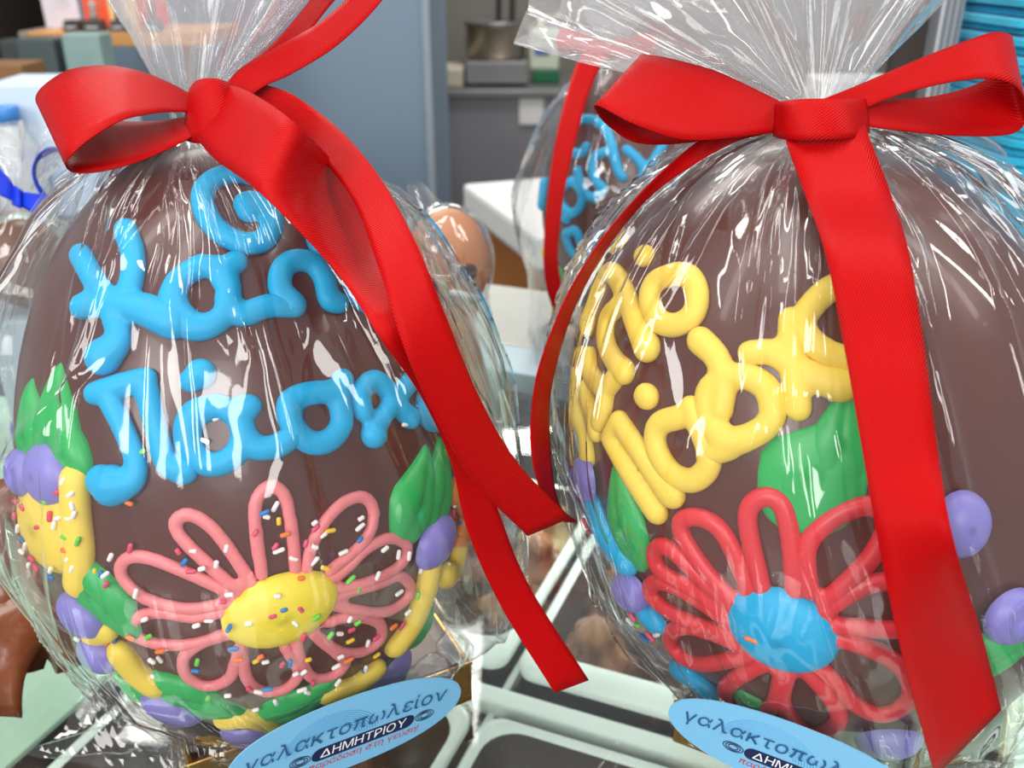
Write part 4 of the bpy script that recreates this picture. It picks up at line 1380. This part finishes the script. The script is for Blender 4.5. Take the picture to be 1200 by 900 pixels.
bbc = Vector((bc.x, bc.y, 0))
tieB = at(712, 62, 0.71)
bagB = thing('cellophane_bag', bbc, 'clear cellophane bag around the partly hidden egg behind', 'cellophane bag', 'cellophane bags')
LV = [(bbc + Vector((0, 0, 0.001)), 0.086, 0.088, 0.088, 3.0), (bbc + Vector((0, 0, 0.02)), 0.092, 0.09, 0.09, 3.0), lvl(320, 618, 890, 0.765, 0.095, 0.10), lvl(240, 602, 898, 0.75, 0.095, 0.10),
      lvl(170, 622, 880, 0.735, 0.085, 0.09), lvl(115, 655, 830, 0.722, 0.06, 0.06), lvl(80, 690, 755, 0.715, 0.025, 0.025), (tieB, 0.009, 0.008, 0.008, 2.0)]
filmB = bag_body('bag_film', LV, [EB], bagB, 31, nt=200, ns=130)
ruffle('gathered_mouth', tieB, -25, 40, 0.10, 0.025, bagB, 15, nt=180, ns=40)

# ------------------------------------------------------------------ ribbons
from mathutils.bvhtree import BVHTree


def film_tree(o):
    og = origin(o)
    return BVHTree.FromPolygons([v.co + og for v in o.data.vertices], [tuple(p.vertices) for p in o.data.polygons])


TL, TR, TB = film_tree(filmL), film_tree(filmR), film_tree(filmB)


def stick_on(g, px, py, u, nrm, wpx, hpx, lean, tree):
    """sticker on the outside of the wrapping, just clear of the film"""
    d = 0.42
    upv = (Vector((0, 0, 1)) + nrm * lean).normalized()
    for _ in range(200):
        c = at(px, py, d)
        a, b = wpx / FPX * d, hpx / FPX * d
        ok = True
        for i in range(24):
            for q in (1.0, 0.6):
                p = c + u * (a * q * math.cos(i / 24 * 6.283)) + upv * (b * q * math.sin(i / 24 * 6.283))
                h = tree.ray_cast(CAM, (p - CAM).normalized())
                if h[0] is not None and h[3] < (p - CAM).length + 0.0012 or p.z < 0.002:
                    ok = False
        if ok:
            break
        d -= 0.001
    sticker(g, c, u, nrm, a, b, lean)


stick_on(gb, 410, 858, u_L, n_L, 143, 62, 0.10, TL)
stick_on(gbr, 922, 886, u_R, n_R, 146, 62, 0.10, TR)
def dep(egg, px, py, lift=0.016):
    p = egg.hit(px, py)
    p = p + egg.nrm(p) * lift
    return (p - CAM).dot(FW)


bowL = thing('ribbon_bow', tieL, 'red satin ribbon bow with long tails on the left egg', 'ribbon bow', 'red ribbon bows')
ribbon('loop', [(226, 112, .318, 226, 132, .314), (200, 98, .316, 198, 131, .308), (165, 84, .315, 172, 134, .302), (125, 77, .316, 140, 142, .296), (82, 82, .318, 104, 164, .292), (52, 100, .322, 82, 184, .292),
                (42, 116, .330, 77, 194, .298), (52, 128, .338, 88, 202, .308), (90, 136, .338, 118, 201, .312), (140, 142, .334, 160, 190, .314), (182, 142, .330, 198, 174, .316), (226, 136, .326, 226, 160, .318)], bowL, clear=[TL], gap=0.002)
tailB = ribbon('tail', [(262, 97, .316, 222, 150, .314), (300, 112, .306, 250, 185, .304), (352, 150, .298, 300, 222, .292), (405, 208, dep(EL, 405, 208), 352, 272, dep(EL, 352, 272)),
                (450, 275, dep(EL, 450, 275), 403, 330, dep(EL, 403, 330)), (492, 350, .296, 448, 400, .288), (530, 440, .300, 492, 462, .292), (562, 530, .306, 528, 540, .300),
                (588, 610, .314, 548, 622, .308), (622, 690, .322, 588, 712, .318), (690, 797, .330, 650, 812, .326)], bowL, clear=[TL])
TT = film_tree(tailB)
ribbon('tail', [(300, 96, .322, 285, 120, .322), (345, 112, .316, 322, 140, .316), (402, 156, .308, 360, 170, .312), (450, 215, .300, 412, 232, .302), (490, 290, .292, 444, 315, .290),
                (522, 370, .292, 470, 398, .284), (560, 462, .298, 505, 478, .290), (605, 540, .308, 556, 565, .302), (668, 607, .322, 618, 628, .316)], bowL, clear=[TL], gap=0.0022, over=TT, over_from=0.42)
ribbon('loop', [(262, 102, .318, 276, 128, .316), (285, 78, .320, 308, 102, .316), (330, 52, .322, 342, 86, .316), (372, 28, .324, 396, 52, .316), (412, -8, .326, 446, 2, .318), (440, -60, .334, 470, -40, .326),
                (420, -70, .345, 440, -50, .338), (380, -20, .350, 392, 0, .344), (330, 40, .346, 338, 66, .342), (268, 100, .334, 272, 124, .330)], bowL)
ribbon('knot', [(222, 104, .316, 216, 164, .316), (232, 94, .309, 232, 168, .308), (252, 92, .307, 262, 160, .306), (270, 98, .312, 280, 150, .311), (280, 106, .322, 284, 140, .321)], bowL, bow=0.05)

bowR = thing('ribbon_bow', tieR, 'red satin ribbon bow with a wide tail down the front of the right egg', 'ribbon bow', 'red ribbon bows')
ribbon('loop', [(930, 128, .305, 930, 152, .302), (900, 112, .303, 885, 158, .297), (840, 84, .301, 806, 164, .290), (790, 70, .302, 745, 146, .287), (757, 64, .306, 702, 124, .288), (752, 66, .313, 698, 130, .296),
                (765, 80, .320, 716, 150, .306), (800, 100, .322, 750, 168, .310), (850, 118, .320, 815, 166, .311), (900, 128, .316, 890, 150, .312), (935, 132, .314, 935, 150, .312)], bowR, clear=[TR], gap=0.002)
ribbon('loop', [(960, 118, .303, 975, 148, .302), (1010, 98, .300, 1035, 118, .296), (1080, 68, .297, 1095, 100, .292), (1135, 47, .295, 1150, 92, .289), (1166, 38, .296, 1185, 98, .290), (1186, 44, .302, 1201, 118, .298),
                (1180, 70, .312, 1200, 146, .308), (1150, 96, .316, 1180, 158, .310), (1100, 112, .316, 1125, 159, .309), (1050, 117, .313, 1065, 154, .308), (990, 124, .309, 1000, 146, .307)], bowR, clear=[TR], gap=0.002)
ribbon('tail', [(922, 150, .304, 1014, 146, .303), (922, 168, .300, 1018, 160, .298), (944, 230, .292, 1044, 228, .290), (968, 300, dep(ER, 968, 300), 1066, 300, dep(ER, 1066, 300)),
                (990, 410, dep(ER, 990, 410), 1084, 415, dep(ER, 1084, 415)), (1011, 530, dep(ER, 1011, 530), 1099, 530, dep(ER, 1099, 530)), (1030, 640, dep(ER, 1030, 640), 1118, 635, dep(ER, 1118, 635) - .004),
                (1058, 770, dep(ER, 1058, 770), 1152, 750, .292), (1096, 910, dep(ER, 1090, 860) - .004, 1173, 832, .300)], bowR, clear=[TR])
ribbon('tail', [(930, 120, .304, 920, 152, .301), (890, 140, .304, 862, 166, .302), (838, 152, .306, 815, 192, .304), (775, 202, .302, 760, 232, .306), (716, 266, .302, 712, 290, .312), (672, 332, .304, 678, 350, .318),
                (645, 392, .308, 658, 405, .324), (627, 450, .314, 644, 470, .330), (622, 520, .320, 646, 540, .336), (634, 575, .326, 655, 590, .340), (662, 612, .332, 676, 612, .344)], bowR, clear=[TR])
ribbon('knot', [(908, 122, .300, 906, 160, .300), (922, 118, .288, 922, 164, .287), (950, 116, .284, 955, 164, .282), (990, 116, .285, 998, 162, .284), (1014, 116, .298, 1019, 156, .297)], bowR, bow=0.06)

bowB = thing('ribbon_bow', tieB, 'small looking red ribbon on the egg behind, hanging in a long strip', 'ribbon bow', 'red ribbon bows')
ribbon('loop', [(705, 48, .695, 706, 64, .695), (680, 36, .69, 682, 60, .69), (660, 32, .688, 662, 58, .688), (652, 50, .692, 654, 60, .692), (668, 52, .70, 670, 64, .70), (700, 54, .70, 702, 66, .70)], bowB)
ribbon('tail', [(694, 46, .688, 716, 62, .69), (678, 70, .678, 702, 82, .68), (664, 110, .665, 688, 116, .667), (652, 160, .652, 675, 164, .654), (643, 220, .645, 662, 222, .647), (637, 290, .645, 654, 290, .647),
                (640, 335, .652, 658, 332, .654), (655, 385, .665, 672, 378, .667)], bowB, clear=[TB])
ribbon('loop', [(700, 50, .694, 702, 66, .694), (730, 46, .69, 735, 66, .69), (760, 40, .69, 765, 70, .69), (768, 56, .70, 768, 72, .70), (730, 58, .705, 730, 70, .705), (704, 56, .70, 704, 68, .70)], bowB)

# ------------------------------------------------------------------ smaller wrapped sweets behind
EC = Egg(526, 306, 0.60, 522, 250, 5, 0.026, 0.034, 0.034)
cE = thing('chocolate_figure', (EC.c.x, EC.c.y, EC.low()), 'light caramel chocolate figure with a white stripe right of the left egg', 'chocolate')
MATS['caramel'] = mat('caramel', rgb(196, 130, 88), 0.35, var=0.1, scale=30)
shell(EC, cE).data.materials[0] = MATS['caramel']
blob(EC, 'dark_spot', 548, 320, 0.008, 0.006, 0, 0.002, CM[2], cE)
pipe(EC, 'white_stripe', [[(530, 342), (548, 346), (566, 351)]], 0.002, INKW, cE, voxel=0)
gx = Vector((EC.c.x, EC.c.y, 0))
hC = EC.low()
lathe('foot', [(0.024, 0.0), (0.026, hC * 0.4), (0.016, hC * 0.9), (0.02, hC + 0.012)], gx, MATS['caramel'], cE, 24)
bgC = thing('cellophane_bag', gx, 'cellophane bag around the light caramel figure', 'cellophane bag', 'cellophane bags')
bag_body('bag_film', [(gx + Vector((0, 0, 0.001)), 0.034, 0.034, 0.034, 2.5), lvl(330, 470, 571, 0.6, 0.036, 0.036), lvl(300, 478, 566, 0.6, 0.036, 0.036), lvl(255, 478, 530, 0.6, 0.024, 0.024), lvl(215, 478, 496, 0.6, 0.006, 0.006)],
         [EC], bgC, 41, nt=120, ns=80, ncre=30, folds=12, margin=0.003)

ED = Egg(30, 312, 0.60, 34, 262, 5, 0.026, 0.026, 0.030)
cD = thing('chocolate_figure', (ED.c.x, ED.c.y, ED.low()), 'brown round chocolate wrapped with a blue bow at the left edge', 'chocolate')
shell(ED, cD).data.materials[0] = CM[0]
gx = Vector((ED.c.x, ED.c.y, 0))
hD = ED.low()
pd = thing('gift_box', gx, 'pale blue gift box with dark blue base under the round chocolate at left', 'box')
box('carton', (gx.x, gx.y, hD * 0.62), (0.052, 0.05, hD * 0.72), mat('pale_grey_blue', rgb(178, 200, 212), 0.5), pd, rz=0.4, bevel=0.001)
box('base', (gx.x, gx.y, hD * 0.13), (0.056, 0.054, hD * 0.26), mat('royal_blue', rgb(36, 62, 190), 0.4), pd, rz=0.4, bevel=0.001)
bgD = thing('cellophane_bag', gx, 'cellophane bag tied with a blue bow at the left edge', 'cellophane bag', 'cellophane bags')
tieD = at(20, 232, 0.56)
bag_body('bag_film', [(gx + Vector((0, 0, 0.001)), 0.042, 0.042, 0.042, 2.5), lvl(400, -40, 96, 0.6, 0.045, 0.045), lvl(320, -42, 98, 0.6, 0.042, 0.042), lvl(275, -25, 75, 0.585, 0.03, 0.03), lvl(248, 2, 40, 0.57, 0.01, 0.01), (tieD, 0.005, 0.005, 0.005, 2)],
         [ED], bgD, 43, nt=140, ns=90, ncre=30, folds=14, margin=0.003)
ruffle('gathered_mouth', tieD, -60, 55, 0.045, 0.012, bgD, 17, nt=160, ns=30, r0=0.004)
bwD = thing('ribbon_bow', tieD, 'shiny blue ribbon bow at the left edge', 'ribbon bow')
ribbon('loop', [(20, 224, .55, 20, 238, .55), (8, 206, .545, 2, 230, .545), (-14, 186, .545, -22, 216, .545), (-26, 196, .555, -30, 210, .555), (0, 212, .56, 0, 226, .56), (20, 226, .556, 20, 236, .556)], bwD, RBLUE)
ribbon('loop', [(18, 224, .55, 20, 238, .55), (36, 226, .545, 34, 246, .545), (58, 230, .545, 44, 256, .545), (60, 240, .552, 48, 262, .552), (40, 236, .556, 38, 250, .556), (20, 228, .556, 20, 240, .556)], bwD, RBLUE)
ribbon('knot', [(14, 220, .552, 14, 240, .552), (18, 218, .545, 18, 242, .545), (24, 222, .545, 24, 244, .545), (28, 226, .552, 28, 242, .552)], bwD, RBLUE)
ribbon('curl', [(52, 236, .545, 56, 230, .55), (40, 214, .54, 44, 212, .55), (38, 196, .54, 43, 194, .55), (46, 180, .54, 52, 184, .55), (62, 172, .54, 66, 178, .55), (78, 180, .54, 76, 186, .55), (88, 200, .545, 84, 202, .555), (82, 222, .55, 78, 218, .56)], bwD, RBLUE)

# dark chocolate shards at the lower left
SH = mat('shard_chocolate', rgb(128, 66, 32), 0.28, var=0.3, scale=35, bump=0.0008, bscale=70, coat=0.2)


def shard(px, py, z, L, Wd, yaw, tilt, roll, label, seed):
    rng = np.random.default_rng(seed)
    c = on_z(px, py, z)
    n, k = 14, 9
    R = rotz(math.radians(yaw)) @ Matrix.Rotation(math.radians(tilt), 3, 'X') @ Matrix.Rotation(math.radians(roll), 3, 'Y')
    V, F = [], []
    f1, f2 = rng.uniform(0, 6), rng.uniform(0, 6)
    for i in range(n + 1):
        u = i / n - 0.5
        wd = Wd * (0.35 + 0.65 * math.sin(math.pi * min(1, max(0.04, i / n))) ** 0.7) * (1 + 0.12 * math.sin(9 * u + f1))
        for j in range(k + 1):
            v = j / k - 0.5
            z_ = 0.010 * math.cos(3.0 * v + 0.6) + 0.006 * math.sin(7 * u + f2) + 0.0035 * abs(math.sin(8 * v + 5 * u + f1)) - 0.02 * v * v
            V.append(R @ Vector((v * wd, u * L, z_)) + c)
    for i in range(n):
        for j in range(k):
            a = i * (k + 1) + j
            F.append((a, a + 1, a + k + 2, a + k + 1))
    zmin = min(v.z for v in V)
    if zmin < 0.004:
        V = [v + Vector((0, 0, 0.004 - zmin)) for v in V]
    o = mesh('chocolate_shard', V, F, SH, base=c)
    sd = o.modifiers.new('thickness', 'SOLIDIFY')
    sd.thickness = 0.003
    tag(o, label, 'chocolate', 'chocolate shards at the lower left')


shard(30, 650, 0.055, 0.070, 0.055, 20, 55, 10, 'upper crumpled brown chocolate shard at the left edge', 1)
shard(66, 716, 0.030, 0.075, 0.035, 35, 60, -20, 'narrow brown chocolate shard nearest the bag with yellow border', 2)
shard(18, 715, 0.035, 0.075, 0.045, -10, 65, 15, 'middle brown chocolate shard at the left edge', 3)
shard(34, 772, 0.018, 0.080, 0.032, -18, 50, -10, 'lowest long brown chocolate shard pointing at the pale green sheet', 4)
